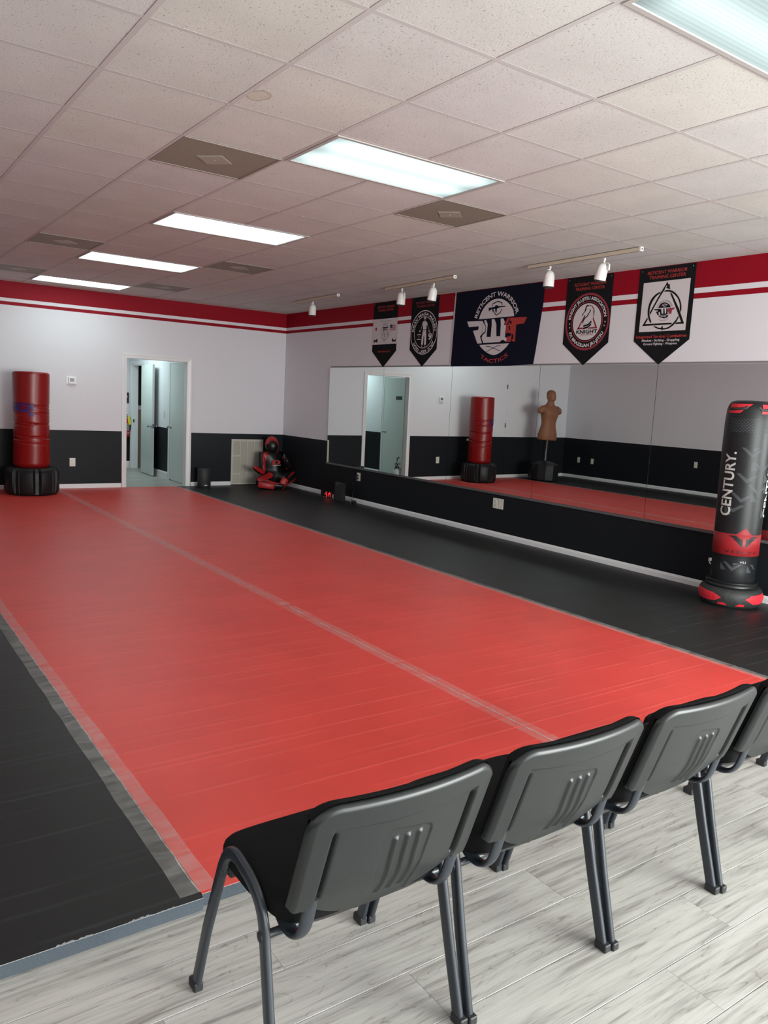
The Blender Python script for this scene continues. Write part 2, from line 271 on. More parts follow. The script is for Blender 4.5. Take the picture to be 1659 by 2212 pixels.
# ------------------------------------------------------------------ mesh helpers
class MB:
    """collects vertices and faces for ONE mesh object"""
    def __init__(s): s.v = []; s.f = []; s.mi = []
    def add(s, vs, fs, mi=0):
        o = len(s.v); s.v += [tuple(p) for p in vs]; s.f += [tuple(i+o for i in f) for f in fs]; s.mi += [mi]*len(fs); return s
    def box(s, x0, x1, y0, y1, z0, z1, mi=0, bev=0):
        if bev:
            b = bev; xs = (x0, x0+b, x1-b, x1); out = []
            def ring(a, z): return [(x0+a, y0+b, z), (x0+b, y0+a, z), (x1-b, y0+a, z), (x1-a, y0+b, z), (x1-a, y1-b, z), (x1-b, y1-a, z), (x0+b, y1-a, z), (x0+a, y1-b, z)] if a < b else [(x0+b, y0+b, z), (x0+b, y0+b, z), (x1-b, y0+b, z), (x1-b, y0+b, z), (x1-b, y1-b, z), (x1-b, y1-b, z), (x0+b, y1-b, z), (x0+b, y1-b, z)]
            a2 = b*.7
            rs = [[(x, y, z) for x, y, _ in ring(a2, z0)] for z in (z0,)] + [ring(0, z0+b), ring(0, z1-b), ring(a2, z1)]
            vs = [p for r in rs for p in r]; fs = []
            for k in range(3):
                for i in range(8): j = (i+1) % 8; fs.append((k*8+i, k*8+j, k*8+8+j, k*8+8+i))
            fs += [tuple(range(7, -1, -1)), tuple(range(24, 32))]
            return s.add(vs, fs, mi)
        vs = [(x, y, z) for z in (z0, z1) for y in (y0, y1) for x in (x0, x1)]
        return s.add(vs, [(0, 2, 3, 1), (4, 5, 7, 6), (0, 1, 5, 4), (2, 6, 7, 3), (0, 4, 6, 2), (1, 3, 7, 5)], mi)
    def tube(s, pts, r, n=12, r2=None, cap=True, mi=0, upv=None, radii=None):
        """sweep an ellipse r (side) x r2 (along up) along pts"""
        P = [Vector(p) for p in pts]; r2 = r2 or r; vs = []; fs = []
        prev = None
        for i, p in enumerate(P):
            t = (P[min(i+1, len(P)-1)]-P[max(i-1, 0)]).normalized()
            if upv is not None:
                u = Vector(upv); a = (u - t*u.dot(t)).normalized()
            else:
                if prev is None: u = Vector((0, 0, 1)) if abs(t.z) < .9 else Vector((0, 1, 0))
                else: u = prev
                a = (u - t*u.dot(t)).normalized(); prev = a
            b_ = t.cross(a); k = radii[i] if radii else 1
            for j in range(n):
                th = 2*math.pi*j/n; vs.append(p + b_*(r*k*math.cos(th)) + a*(r2*k*math.sin(th)))
        for i in range(len(P)-1):
            for j in range(n):
                k = (j+1) % n; fs.append((i*n+j, i*n+k, (i+1)*n+k, (i+1)*n+j))
        if cap: fs += [tuple(range(n-1, -1, -1)), tuple((len(P)-1)*n+j for j in range(n))]
        return s.add(vs, fs, mi)
    def lathe(s, prof, c=(0, 0), n=32, mi=0, axis=None, sx=1, sy=1, a0=0):
        """prof list of (r,z)"""
        vs = []; fs = []
        for r, z in prof:
            for j in range(n):
                th = a0+2*math.pi*j/n; vs.append((c[0]+r*sx*math.cos(th), c[1]+r*sy*math.sin(th), z))
        for i in range(len(prof)-1):
            for j in range(n):
                k = (j+1) % n; fs.append((i*n+j, i*n+k, (i+1)*n+k, (i+1)*n+j))
        if prof[0][0] > 1e-4: fs.append(tuple(range(n-1, -1, -1)))
        if prof[-1][0] > 1e-4: fs.append(tuple((len(prof)-1)*n+j for j in range(n)))
        return s.add(vs, fs, mi)
    def xf(s, mtx, start=0):
        for i in range(start, len(s.v)): s.v[i] = tuple(mtx @ Vector(s.v[i]))
        return s
    def build(s, name, mats, parent=None, smooth=None, tri=False, loc=None):
        me = bpy.data.meshes.new(name); me.from_pydata(s.v, [], s.f)
        if not isinstance(mats, (list, tuple)): mats = [mats]
        for mm in mats: me.materials.append(mm)
        if len(mats) > 1: me.polygons.foreach_set('material_index', s.mi)
        bm = bmesh.new(); bm.from_mesh(me); bmesh.ops.remove_doubles(bm, verts=bm.verts, dist=1e-6)
        bmesh.ops.recalc_face_normals(bm, faces=bm.faces)
        if tri: bmesh.ops.triangulate(bm, faces=[f for f in bm.faces if len(f.verts) > 4], ngon_method='EAR_CLIP')
        bm.to_mesh(me); bm.free()
        if smooth:
            me.polygons.foreach_set('use_smooth', [True]*len(me.polygons)); me.set_sharp_from_angle(angle=R(smooth))
        o = bpy.data.objects.new(name, me); COL.objects.link(o)
        if parent: o.parent = parent
        if loc: o.location = loc
        return o

def tag(o, label=None, cat=None, group=None, kind=None):
    if label: o['label'] = label
    if cat: o['category'] = cat
    if group: o['group'] = group
    if kind: o['kind'] = kind
    return o
def thing(name, label, cat, loc=(0, 0, 0), rz=0, group=None):
    o = bpy.data.objects.new(name, None); COL.objects.link(o); o.location = loc; o.rotation_euler = (0, 0, rz); o.empty_display_size = .1
    return tag(o, label, cat, group)
def struct(o): o['kind'] = 'structure'; return o
def boxo(name, m_, parent, *a, bev=0): return MB().box(*a, bev=bev).build(name, m_, parent)
def kids(o, allo): return [c for c in allo if c.parent == o]
def copy_tree(o, loc, label=None, rz=None):
    allo = list(bpy.data.objects)
    def rec(a, par):
        c = a.copy(); COL.objects.link(c)
        if par: c.parent = par
        for k in kids(a, allo): rec(k, c)
        return c
    c = rec(o, None); c.location = loc
    if rz is not None: c.rotation_euler = (0, 0, rz)
    if label: c['label'] = label
    return c

_tc = {}
def text_geo(body, bold=0.0, shear=0.0, space=1.0, res=3):
    """flat outlines of lettering: verts (x,y), faces, scaled so capital height = 1"""
    k = (body, bold, shear, space)
    if k in _tc: return _tc[k]
    cu = bpy.data.curves.new('t', 'FONT'); cu.body = body; cu.size = 1; cu.offset = bold; cu.shear = shear; cu.space_character = space; cu.resolution_u = res
    o = bpy.data.objects.new('t', cu); COL.objects.link(o); bpy.context.view_layer.update()
    dg = bpy.context.evaluated_depsgraph_get(); me = bpy.data.meshes.new_from_object(o.evaluated_get(dg))
    v = [(p.co.x, p.co.y) for p in me.vertices]; f = [tuple(p.vertices) for p in me.polygons]
    bpy.data.objects.remove(o); bpy.data.curves.remove(cu); bpy.data.meshes.remove(me)
    if v:
        x0 = min(p[0] for p in v); hcap = .729
        v = [((x-x0)/hcap, y/hcap) for x, y in v]
    _tc[k] = (v, f); return _tc[k]

def sm(pts):
    out = []
    for i in range(len(pts)):
        a, b = pts[i-1], pts[i]; out += [(a[0]*.75+b[0]*.25, a[1]*.75+b[1]*.25), (a[0]*.25+b[0]*.75, a[1]*.25+b[1]*.75)]
    return out
def line_print(t, m_, name, *calls):
    """each line of lettering its own part"""
    for c in calls: p = Print(.0050); p.text(*c); p.done(name, m_, t)

class Print:
    """flat print on the plane of the right wall; coordinates are (y, z) in metres; d = distance off the wall"""
    def __init__(s, d): s.mb = MB(); s.d = d
    def P(s, y, z): return (XR-s.d, y, z)
    def poly(s, pts, mm=True):
        k = .001 if mm else 1
        s.mb.add([s.P(y*k, z*k) for y, z in pts], [tuple(range(len(pts)))]); return s
    def rect(s, y0, y1, z0, z1): return s.poly([(y0, z0), (y1, z0), (y1, z1), (y0, z1)], False)
    def ring(s, c, r0, r1, n=64, a0=0, a1=360):
        vs = []; fs = []
        for i in range(n+1):
            a = R(a0+(a1-a0)*i/n)
            for r in (r0, r1): vs.append(s.P(c[0]-r*math.cos(a), c[1]+r*math.sin(a)))
        for i in range(n): fs.append((2*i, 2*i+1, 2*i+3, 2*i+2))
        s.mb.add(vs, fs); return s
    def disc(s, c, r, n=48, sy=1):
        s.mb.add([s.P(c[0]-r*sy*math.cos(2*math.pi*i/n), c[1]+r*math.sin(2*math.pi*i/n)) for i in range(n)], [tuple(range(n))]); return s
    def stroke(s, pts, w_, closed=False, mm=True):
        k = .001 if mm else 1
        p = [Vector((a*k, b*k)) for a, b in pts]; n = len(p); L_ = []; 
        for i in range(n):
            if closed: t = (p[(i+1) % n]-p[i-1])
            else: t = p[min(i+1, n-1)]-p[max(i-1, 0)]
            t.normalize(); nn = Vector((-t.y, t.x))*w_/2; L_.append((p[i]+nn, p[i]-nn))
        vs = [s.P(*q) for pr in L_ for q in pr]; fs = [(2*i, 2*i+1, 2*i+3, 2*i+2) for i in range(n-1)]
        if closed: fs.append((2*n-2, 2*n-1, 1, 0))
        s.mb.add(vs, fs); return s
    def text(s, body, yl, yr, zb, h, bold=0, shear=0, tilt=0, space=1):
        v, f = text_geo(body, bold, shear, space)
        if not v: return s
        W = max(p[0] for p in v); k = (yl-yr)/W
        s.mb.add([s.P(yl-x*k, zb+y*h+tilt*x*k) for x, y in v], f); return s
    def arc(s, body, c, r, a0, a1, h, bold=0, shear=0, bottom=False, space=1):
        v, f = text_geo(body, bold, shear, space); W = max(p[0] for p in v)
        out = []
        for x, y in v:
            a = R(a0+(a1-a0)*x/W); rr = r-y*h if bottom else r+y*h
            out.append(s.P(c[0]-rr*math.cos(a), c[1]+rr*math.sin(a)))
        s.mb.add(out, f); return s
    def done(s, name, m_, parent): return s.mb.build(name, m_, parent, tri=True)
# flat print outlines on the right wall, (y, z) in millimetres
TR = {
 'dome':[(4110,2587),(4096,2631),(4058,2692),(4000,2749),(3919,2792),(3837,2807),(3764,2804),(3690,2783),(3615,2740),(3560,2692),(3525,2645),(3514,2592)],
 'bowl':[(4075,2286),(3566,2291),(3604,2251),(3661,2211),(3729,2177),(3801,2161),(3854,2167),(3931,2192),(4000,2229),(4047,2259)],
 'R':[(4324,2571),(4051,2566),(4027,2545),(3984,2496),(3989,2440),(4036,2417),(4071,2386),(4030,2305),(4112,2303),(4205,2456),(4112,2465),(4105,2506),(4283,2504)],
 'W':[(4019,2568),(3984,2573),(3950,2523),(3956,2376),(3884,2373),(3879,2513),(3886,2576),(3839,2576),(3801,2516),(3787,2377),(3721,2376),(3725,2512),(3735,2575),(3689,2576),(3659,2533),(3673,2503),(3635,2501),(3638,2432),(3641,2363),(3609,2351),(3615,2310),(3658,2329),(3694,2330),(3722,2309),(4008,2308),(4042,2370),(4024,2405),(3977,2429),(3973,2496)],
 'T':[(3618,2577),(3309,2572),(3349,2502),(3471,2498),(3472,2306),(3520,2314),(3532,2332),(3549,2305),(3620,2307),(3598,2341),(3623,2383),(3629,2439),(3628,2501),(3659,2508)],
 'fig1':[(3632,2403),(3590,2409),(3539,2397),(3542,2377),(3586,2364),(3626,2369)],
 'fig2':[(3529,2399),(3502,2375),(3510,2334),(3537,2328),(3531,2366)],
 'fig3':[(3585,2545),(3559,2544),(3544,2524),(3550,2502),(3577,2519)],
 'fig4':[(3587,2492),(3570,2481),(3564,2443),(3578,2433),(3588,2464)],
 'fig5':[(3603,2534),(3583,2574),(3576,2560),(3602,2499),(3666,2501),(3661,2508),(3616,2507)],
 'shield1':[(3882,2720),(3885,2752),(3797,2775),(3726,2751),(3725,2727)],
 'shield2':[(3726,2685),(3747,2645),(3809,2618),(3846,2644),(3866,2672)],
 'rifle':[(3953,2710),(3848,2716),(3837,2733),(3800,2732),(3791,2719),(3665,2714),(3664,2705),(3753,2704),(3794,2698),(3809,2689),(3808,2649),(3829,2650),(3840,2693),(3864,2693),(3865,2661),(3885,2668),(3886,2696),(3943,2671)],
 'sw1':[(3952,2266),(3885,2262),(3820,2241),(3701,2206)],
 'sw2':[(3703,2268),(3759,2266),(3841,2240),(3943,2203)],
 'cloth':[(4557,2935),(3108,2925),(3069,2883),(3078,2709),(3159,2053),(3551,2037),(4586,2034)],
 'horse_face':[(2464,2639),(2447,2645),(2431,2639),(2439,2626),(2451,2629),(2467,2607),(2457,2597),(2473,2577),(2498,2556),(2501,2533),(2512,2536),(2510,2554),(2482,2580),(2479,2608)],
 'horse_jaw':[(2418,2601),(2402,2589),(2405,2571),(2424,2551),(2434,2529),(2462,2512),(2489,2483),(2492,2451),(2501,2465),(2497,2493),(2475,2515),(2444,2536),(2436,2552),(2415,2571)],
 'horse_nose':[(2486,2534),(2475,2540),(2468,2535),(2481,2513),(2492,2502)],
 'horse_mane1':[(2416,2638),(2391,2632),(2365,2605),(2356,2588),(2372,2594),(2390,2618)],
 'horse_mane2':[(2369,2591),(2355,2586),(2352,2558),(2361,2527),(2369,2514),(2363,2550)],
 'horse_ear':[(2429,2643),(2407,2637),(2409,2626),(2421,2629)],
 'base1':[(2489,2439),(2425,2452),(2385,2483),(2380,2466),(2417,2436),(2483,2423)],
 'base2':[(2483,2416),(2423,2429),(2385,2455),(2382,2439),(2421,2411),(2480,2399)],
 'tri_l':[(2486,2532),(2473,2527),(2538,2421),(2548,2402),(2568,2401)],
 'tri_r':[(2364,2520),(2300,2403),(2328,2416),(2371,2500)],
 'tri_b':[(2550,2419),(2482,2418),(2480,2400),(2568,2401)],
 'tri_b2':[(2409,2415),(2326,2418),(2299,2402),(2426,2402)],
 'd_left':[(1526,2790),(1505,2763),(1491,2764),(1491,2742),(1482,2718),(1503,2724),(1528,2733),(1519,2751),(1529,2754),(1545,2717),(1578,2672),(1633,2579),(1679,2494),(1684,2520),(1650,2581),(1581,2699),(1535,2766)],
 'd_left2':[(1706,2477),(1700,2456),(1724,2415),(1439,2414),(1428,2408),(1438,2399),(1757,2397)],
 'd_right':[(1482,2685),(1460,2678),(1365,2528),(1301,2398),(1398,2399),(1384,2414),(1334,2416),(1395,2530),(1431,2595)],
 'c_main':[(1544,2710),(1513,2716),(1469,2708),(1418,2679),(1375,2631),(1351,2580),(1343,2535),(1348,2500),(1360,2523),(1364,2572),(1390,2628),(1432,2667),(1466,2688),(1505,2699),(1548,2699)],
 'c_bot':[(1370,2474),(1364,2456),(1382,2421),(1415,2387),(1460,2361),(1502,2354),(1522,2355),(1526,2341),(1534,2356),(1575,2362),(1610,2377),(1636,2390),(1606,2389),(1571,2375),(1546,2372),(1526,2392),(1523,2370),(1499,2367),(1462,2377),(1422,2405),(1389,2439)],
 'c_left':[(1579,2706),(1591,2689),(1622,2673),(1652,2643),(1680,2594),(1690,2535),(1684,2488),(1651,2422),(1671,2424),(1696,2465),(1711,2522),(1707,2587),(1685,2641),(1650,2677),(1614,2697)],
 'mdome':[(1595,2555),(1584,2581),(1564,2598),(1532,2604),(1498,2595),(1472,2578),(1460,2554)],
 'mbowl':[(1588,2485),(1472,2484),(1488,2463),(1520,2456),(1559,2465)],
 'mR':[(1641,2548),(1574,2548),(1568,2536),(1571,2518),(1588,2514),(1579,2491),(1595,2491),(1616,2523),(1594,2526),(1594,2533),(1631,2535)],
 'mW':[(1569,2548),(1561,2547),(1551,2501),(1533,2500),(1537,2548),(1525,2547),(1517,2501),(1503,2500),(1505,2548),(1493,2547),(1488,2531),(1486,2492),(1502,2489),(1565,2490),(1570,2513)],
 'mT':[(1485,2548),(1411,2550),(1424,2532),(1442,2530),(1447,2489),(1460,2498),(1475,2492),(1479,2512),(1487,2522)],
 'mshield':[(1551,2583),(1535,2584),(1502,2580),(1512,2571),(1527,2561),(1540,2573)],
 'shirt':[(5197,2620),(5137,2617),(5112,2595),(5108,2570),(5128,2564),(5127,2514),(5199,2517),(5204,2570),(5217,2575),(5217,2605)],
 'pants':[(5197,2511),(5130,2508),(5120,2428),(5119,2319),(5157,2320),(5164,2434),(5176,2437),(5184,2321),(5222,2323),(5214,2431)],
 'headm':[(5190,2658),(5183,2671),(5161,2672),(5144,2660),(5146,2637),(5160,2625),(5180,2632)],
 'facem':[(5180,2653),(5151,2654),(5153,2636),(5164,2629),(5176,2637)],
 'arml':[(5220,2573),(5208,2568),(5248,2506),(5261,2504)],
 'armr':[(5120,2564),(5108,2568),(5066,2505),(5076,2499)],
 'handl':[(5275,2509),(5259,2509),(5250,2490),(5264,2481),(5278,2491)],
 'handr':[(5076,2499),(5058,2498),(5051,2486),(5065,2480),(5079,2487)],
 'flagt':[(5324,2456),(5237,2456),(5236,2447),(5323,2448)],
 'flagb':[(5326,2398),(5237,2396),(5236,2386),(5325,2388)],
 'globe':[(5076,2458),(5048,2470),(5017,2462),(5006,2437),(5015,2402),(5046,2380),(5077,2386),(5059,2399),(5041,2407),(5065,2417),(5076,2435)],
 'gl2':[(5054,2459),(5036,2463),(5027,2447),(5036,2429),(5052,2434)],
 'ctop':[(6362,2937),(5777,2930),(5759,2701),(6350,2707)],
 'torii1':[(6128,2587),(5999,2586),(6010,2570),(6116,2570)],
 'torii2':[(6110,2556),(6016,2555),(6016,2546),(6110,2548)],
 'pl':[(6112,2568),(6099,2567),(6103,2515),(6127,2470),(6134,2472),(6115,2515)],
 'prr':[(6030,2567),(6019,2566),(6008,2511),(5989,2474),(5996,2469),(6016,2509)],
 'panda1':[(6338,2431),(6302,2406),(6282,2424),(6249,2432),(6235,2418),(6255,2400),(6228,2381),(6279,2384),(6305,2397),(6308,2382),(6334,2384)],
 'panda2':[(5891,2411),(5869,2433),(5854,2405),(5822,2400),(5795,2428),(5800,2381),(5844,2385),(5876,2378),(5885,2393)],
 'usflag':[(5909,2611),(5785,2613),(5786,2536),(5910,2541)],
 'usblue':[(5906,2611),(5859,2612),(5857,2578),(5903,2577)],
 'sun':[(6304,2579),(6281,2600),(6252,2577),(6277,2554)],
 'circ':[(6169,2515),(6069,2597),(5957,2525),(6067,2436)],
}

# ================================================================== SETTING
T = .6096
# floor with planks
fl = struct(boxo('floor', M['groove'], None, XL-.3, XR+.3, YF-.3, YB+.14, -.12, -.006))
pitch, PL = .1846, 1.262
joints = {1: -.063, 2: .857, 3: .221, 4: 1.2, 5: .861}
pm = {}
def plank(x0, x1, y0, y1):
    key = round(x1-x0, 3)
    if key not in pm:
        L_ = key/2-.0002; Wd = pitch/2-.0011
        o = MB().box(-L_, L_, -Wd, Wd, -.006, 0, bev=.0008).build('plank', M['plank'], fl); pm[key] = o.data
    else:
        o = bpy.data.objects.new('plank', pm[key]); COL.objects.link(o); o.parent = fl
    o.location = ((x0+x1)/2, (y0+y1)/2, 0)
y = -1.0774; k = 0
while y > YF+.05:
    j = joints.get(k, random.uniform(0, PL))
    x = j-PL*math.ceil((j-XL)/PL); 
    while x < XR:
        a, b = max(x, XL), min(x+PL, XR)
        if b-a > .05: plank(a, b, y-pitch, y)
        x += PL
    y -= pitch; k += 1

# walls
def slab(name, *a): return struct(boxo(name, M['wall'], None, *a))
slab('wall_right', XR, XR+.12, YF-.12, YB+.12, -.1, H+.3)
slab('wall_left', XL-.12, XL, YF-.12, YB+.12, -.1, H+.3)
DX0, DX1, DZ = 2.668, 3.652, 2.022            # doorway opening
wb = MB().box(XL, DX0, YB, YB+.12, -.1, H+.3).box(DX1, XR, YB, YB+.12, -.1, H+.3).box(DX0, DX1, YB, YB+.12, DZ, H+.3)
struct(wb.build('wall_back', M['wall']))
# front wall with shop windows (behind the camera, daylight source)
wf = MB()
wins = [(-1.55, -.25, .22, 2.42), (.25, 1.75, .22, 2.42), (1.82, 3.32, .22, 2.42), (3.39, 4.89, .22, 2.42)]
wf.box(XL, XR, YF-.12, YF, -.1, .22).box(XL, XR, YF-.12, YF, 2.42, H+.3)
xs = [XL]+[q for w_ in wins for q in w_[:2]]+[XR]
for i in range(0, len(xs), 2): wf.box(xs[i], xs[i+1], YF-.12, YF, .22, 2.42)
struct(wf.build('wall_front', M['wall']))
for i, (a, b, c, d) in enumerate(wins):
    wn = struct(MB().box(a, b, YF-.10, YF-.05, c, c+.05).box(a, b, YF-.10, YF-.05, d-.05, d).box(a, a+.05, YF-.10, YF-.05, c, d).box(b-.05, b, YF-.10, YF-.05, c, d).build('window_%d' % (i+1), M['dark']))
    boxo('pane', M['glass'], wn, a+.05, b-.05, YF-.078, YF-.072, c+.05, d-.05)

# ceiling : grid bars and single tiles
ce = struct(boxo('ceiling', M['plenum'], None, XL-.12, XR+.12, YF-.12, YB+.12, H+.10, H+.16))
i0, i1, j0, j1 = -3, 9, -9, 15
lights = [(2, 4, -3), (2, 4, 1), (2, 4, 5), (2, 4, 9), (2, 4, 13), (2, 4, -7)]
vents = [(1, 2), (4, 2), (1, 8), (4, 8), (1, 12), (4, 12)]
lit = {(i, j) for a, b, j in lights for i in range(a, b)}
def xlim(i): return max(XL, min(XR, i*T))
def ylim(j): return max(YF, min(YB, j*T))
gb = .012
for i in range(i0+1, i1):
    x = i*T
    segs = [(YF, YB)]
    if i == 3:
        segs = []; y = YF
        for a, b, j in sorted(lights, key=lambda q: q[2]): segs.append((y, j*T-gb)); y = (j+1)*T+gb
        segs.append((y, YB))
    mb = MB()
    for a, b in segs: mb.box(x-gb, x+gb, a, b, H-.0008, H+.002)
    mb.build('grid_runner', M['grid'], ce)
for j in range(j0+1, j1):
    mb = MB().box(XL, XR, j*T-gb, j*T+gb, H-.0004, H+.0003)
    mb.build('grid_cross_tee', M['grid'], ce)
mb = MB().box(XR-.022, XR, YF, YB, H-.001, H+.004).box(XL, XL+.022, YF, YB, H-.001, H+.004).box(XL, XR, YB-.022, YB, H-.0012, H+.0038).box(XL, XR, YF, YF+.022, H-.0012, H+.0038)
mb.build('grid_wall_angle', M['grid'], ce)
tm = {}
for i in range(i0, i1):
    for j in range(j0, j1):
        if (i, j) in lit or (i, j) in vents: continue
        x0, x1, y0, y1 = xlim(i), xlim(i+1), ylim(j), ylim(j+1)
        if x1-x0 < .05 or y1-y0 < .05: continue
        st = (i, j) == (1, 0)
        key = (round(x1-x0, 3), round(y1-y0, 3), st)
        if key not in tm:
            hx, hy = key[0]/2-.0133, key[1]/2-.004
            o = boxo('ceiling_tile', M['tile_s' if st else 'tile'], ce, -hx, hx, -hy, hy, .0004, .016); tm[key] = o.data
        else:
            o = bpy.data.objects.new('ceiling_tile', tm[key]); COL.objects.link(o); o.parent = ce
        o.location = ((x0+x1)/2, (y0+y1)/2, H+random.uniform(0, .0012))
        if random.random() < .25: o.rotation_euler = (random.uniform(.0, .003), random.uniform(-.002, .002), 0)

# recessed fluorescent troffers
where = ['cut off by the top right corner of the photo', 'second nearest to the viewer', 'third from the viewer', 'fourth from the viewer', 'farthest, beside the back wall', 'behind the viewer']
dmat = {-3: diffuser_mat(1.2), 1: diffuser_mat(1.7), 5: diffuser_mat(4.5), 9: diffuser_mat(8.5), 13: diffuser_mat(8.5), -7: diffuser_mat(6)}   # emission set per panel: near ones dimmed against clipping, far ones raised to compensate
for (a, b, j), ww in zip(lights, where):
    cx, cyy = (a+b)/2*T, (j+.5)*T
    t = thing('ceiling_light', 'lit fluorescent ceiling panel, '+ww, 'ceiling light', (cx, cyy, H), 0, 'fluorescent ceiling light panels')
    hx, hy = T-.006, T/2-.006
    fr = MB().box(-hx, hx, -hy, -hy+.022, -.006, .006).box(-hx, hx, hy-.022, hy, -.006, .006).box(-hx, -hx+.022, -hy+.022, hy-.022, -.006, .006).box(hx-.022, hx, -hy+.022, hy-.022, -.006, .006)
    fr.build('frame', M['vent'] if 0 else M['frame_d'], t)
    boxo('diffuser', dmat[j], t, -hx+.022, hx-.022, -hy+.022, hy-.022, .001, .004)
    boxo('housing', M['grid'], t, -hx, hx, -hy, hy, .007, .09)
# perforated supply vents
vw = {(1, 2): 'left of the second nearest light panel', (4, 2): 'right of the second nearest light panel', (1, 8): 'on the left before the fourth light panel', (4, 8): 'on the right before the fourth light panel', (1, 12): 'on the far left close to the back wall', (4, 12): 'on the far right close to the back wall'}
vm = mat('perforated_vent_face', (.24, .225, .185), .6)
nt = vm.node_tree; g = nt.nodes.new('ShaderNodeTexCoord'); vo = nt.nodes.new('ShaderNodeTexVoronoi'); vo.inputs['Scale'].default_value = 130; vo.inputs['Randomness'].default_value = 0
nt.links.new(g.outputs['Object'], vo.inputs['Vector'])
rp = nt.nodes.new('ShaderNodeValToRGB'); e = rp.color_ramp.elements; e[0].position = .28; e[0].color = (.05, .045, .035, 1); e[1].position = .36; e[1].color = (.30, .28, .225, 1)
nt.links.new(vo.outputs['Distance'], rp.inputs['Fac']); nt.links.new(rp.outputs['Color'], nt.nodes['Principled BSDF'].inputs['Base Color'])
for (i, j) in vents:
    t = thing('ceiling_vent', 'taupe perforated square ceiling vent, '+vw[(i, j)], 'vent', ((i+.5)*T, (j+.5)*T, H), 0, 'perforated ceiling vents')
    h = T/2-.008
    MB().box(-h, h, -h, -h+.014, -.004, .006).box(-h, h, h-.014, h, -.004, .006).box(-h, -h+.014, -h+.014, h-.014, -.004, .006).box(h-.014, h, -h+.014, h-.014, -.004, .006).build('frame', M['vent'], t)
    boxo('perforated_plate', vm, t, -h+.014, h-.014, -h+.014, h-.014, -.001, .003)
    cp = boxo('centre_plate', M['ventc'], t, -.078, .078, -.078, .078, -.0045, -.0012); cp.rotation_euler = (0, 0, R(45))
    MB().lathe([(0, -.0075), (.005, -.007), (.006, -.0045)], n=10).build('screw', M['chrome'], cp).rotation_euler = (0, 0, 0)

# baseboards (with a small top bevel)
def baseboard(name, x0, y0, x1, y1, nx, ny, h=.105, th=.013, z0=-.001):
    """runs from p0 to p1 along a wall, (nx,ny) points into the room"""
    mb = MB(); prof = [(0, z0), (th, z0), (th, h-.022), (th*.45, h-.004), (th*.3, h), (0, h)]
    vs = [(px+nx*d, py+ny*d, z) for px, py in ((x0, y0), (x1, y1)) for d, z in prof]; n = len(prof)
    mb.add(vs, [(i, (i+1) % n, n+(i+1) % n, n+i) for i in range(n)]+[tuple(range(n)), tuple(range(2*n-1, n-1, -1))])
    return mb.build(name, M['trim'])
struct(baseboard('baseboard_right', XR, YF, XR, YB, -1, 0))
struct(baseboard('baseboard_left', XL, YF, XL, YB, 1, 0))
struct(baseboard('baseboard_back', XL, YB, DX0-.066, YB, 0, -1))
struct(baseboard('baseboard_back', DX1+.066, YB, 4.413, YB, 0, -1)); struct(baseboard('baseboard_back', 4.993, YB, XR, YB, 0, -1))

# doorway trim: jamb lining and stepped casing
def casing(name, x0, x1, zt, y, s=-1, w_=.066):
    """casing around an opening in a wall plane y, profile stepping out towards s"""
    def leg(mb, prof):  # prof list of (offset from opening edge 0..w, projection)
        for (a, pa), (b, pb) in zip(prof[:-1], prof[1:]):
            L_ = [(x0-a, 0), (x0-a, zt+a), (x1+a, zt+a), (x1+a, 0)]; O_ = [(x0-b, 0), (x0-b, zt+b), (x1+b, zt+b), (x1+b, 0)]
            vs = [(p[0], y+s*pa, p[1]) for p in L_]+[(p[0], y+s*pb, p[1]) for p in O_]
            mb.add(vs, [(i, i+1, i+5, i+4) for i in range(3)])
    mb = MB(); leg(mb, [(-.006, -.0), (-.006, .008), (.006, .011), (.010, .008), (.040, .013), (.046, .017), (.062, .017), (.066, .012), (.066, 0)])
    return mb.build(name, M['trim'])
dr = struct(MB().box(DX0-.001, DX0+.003, YB-.002, YB+.122, 0, DZ).box(DX1-.02, DX1+.001, YB-.002, YB+.122, 0, DZ).box(DX0, DX1, YB-.002, YB+.122, DZ-.008, DZ+.001).build('trim_1', M['trim']))
casing('casing', DX0+.006, DX1-.006, DZ-.006, YB-.001).parent = dr
casing('casing', DX0+.006, DX1-.006, DZ-.006, YB+.121, s=1).parent = dr

# flush door in the back wall, seen in the mirror (painted like the wall)
d2 = struct(boxo('door_2', M['wall'], None, -.62, .115, YB-.005, YB+.02, .118, 2.16))
for z in (1.1, 1.9): boxo('hinge', M['dark'], d2, .112, .124, YB-.016, YB-.001, z, z+.09)

# ------------------------------------------------------------------ hallway behind the doorway
HR, HL, HE, HH = 3.81, 2.50, 12.5, 2.44
hf = struct(boxo('floor_hall', M['plank'], None, HL-.5, 5.2, YB+.12, HE+.6, -.12, 0))
boxo('threshold', M['plank'], hf, DX0, DX1, YB, YB+.12, -.005, .0005)
struct(boxo('ceiling_hall', M['hallwhite'], None, HL-.1, 5.2, YB+.12, HE+.6, HH, HH+.05))
def hwall(name, boxes):
    mb = MB()
    for b in boxes: mb.box(*b)
    return struct(mb.build(name, M['wall']))
D3a, D3b = 9.44, 10.262          # closed door in the right hall wall
D4a, D4b = 11.62, 12.40          # open door
hwall('wall_hall_right', [(HR, HR+.12, YB+.12, D3a, 0, HH), (HR, HR+.12, D3b, D4a, 0, HH), (HR, HR+.12, D4b, HE+.1, 0, HH), (HR, HR+.12, D3a, D3b, 2.02, HH), (HR, HR+.12, D4a, D4b, 2.02, HH), (HR, HR+.12, YB+.12, YB+.121, 0, HH)])
hwall('wall_hall_end', [(HL-.1, HR, HE, HE+.1, 0, HH)])
hwall('wall_hall_left', [(HL-.12, HL, YB+.12, 9.2, 0, HH), (HL-.12, HL, 10.08, HE, 0, HH), (HL-.12, HL, 9.2, 10.08, 2.02, HH)])
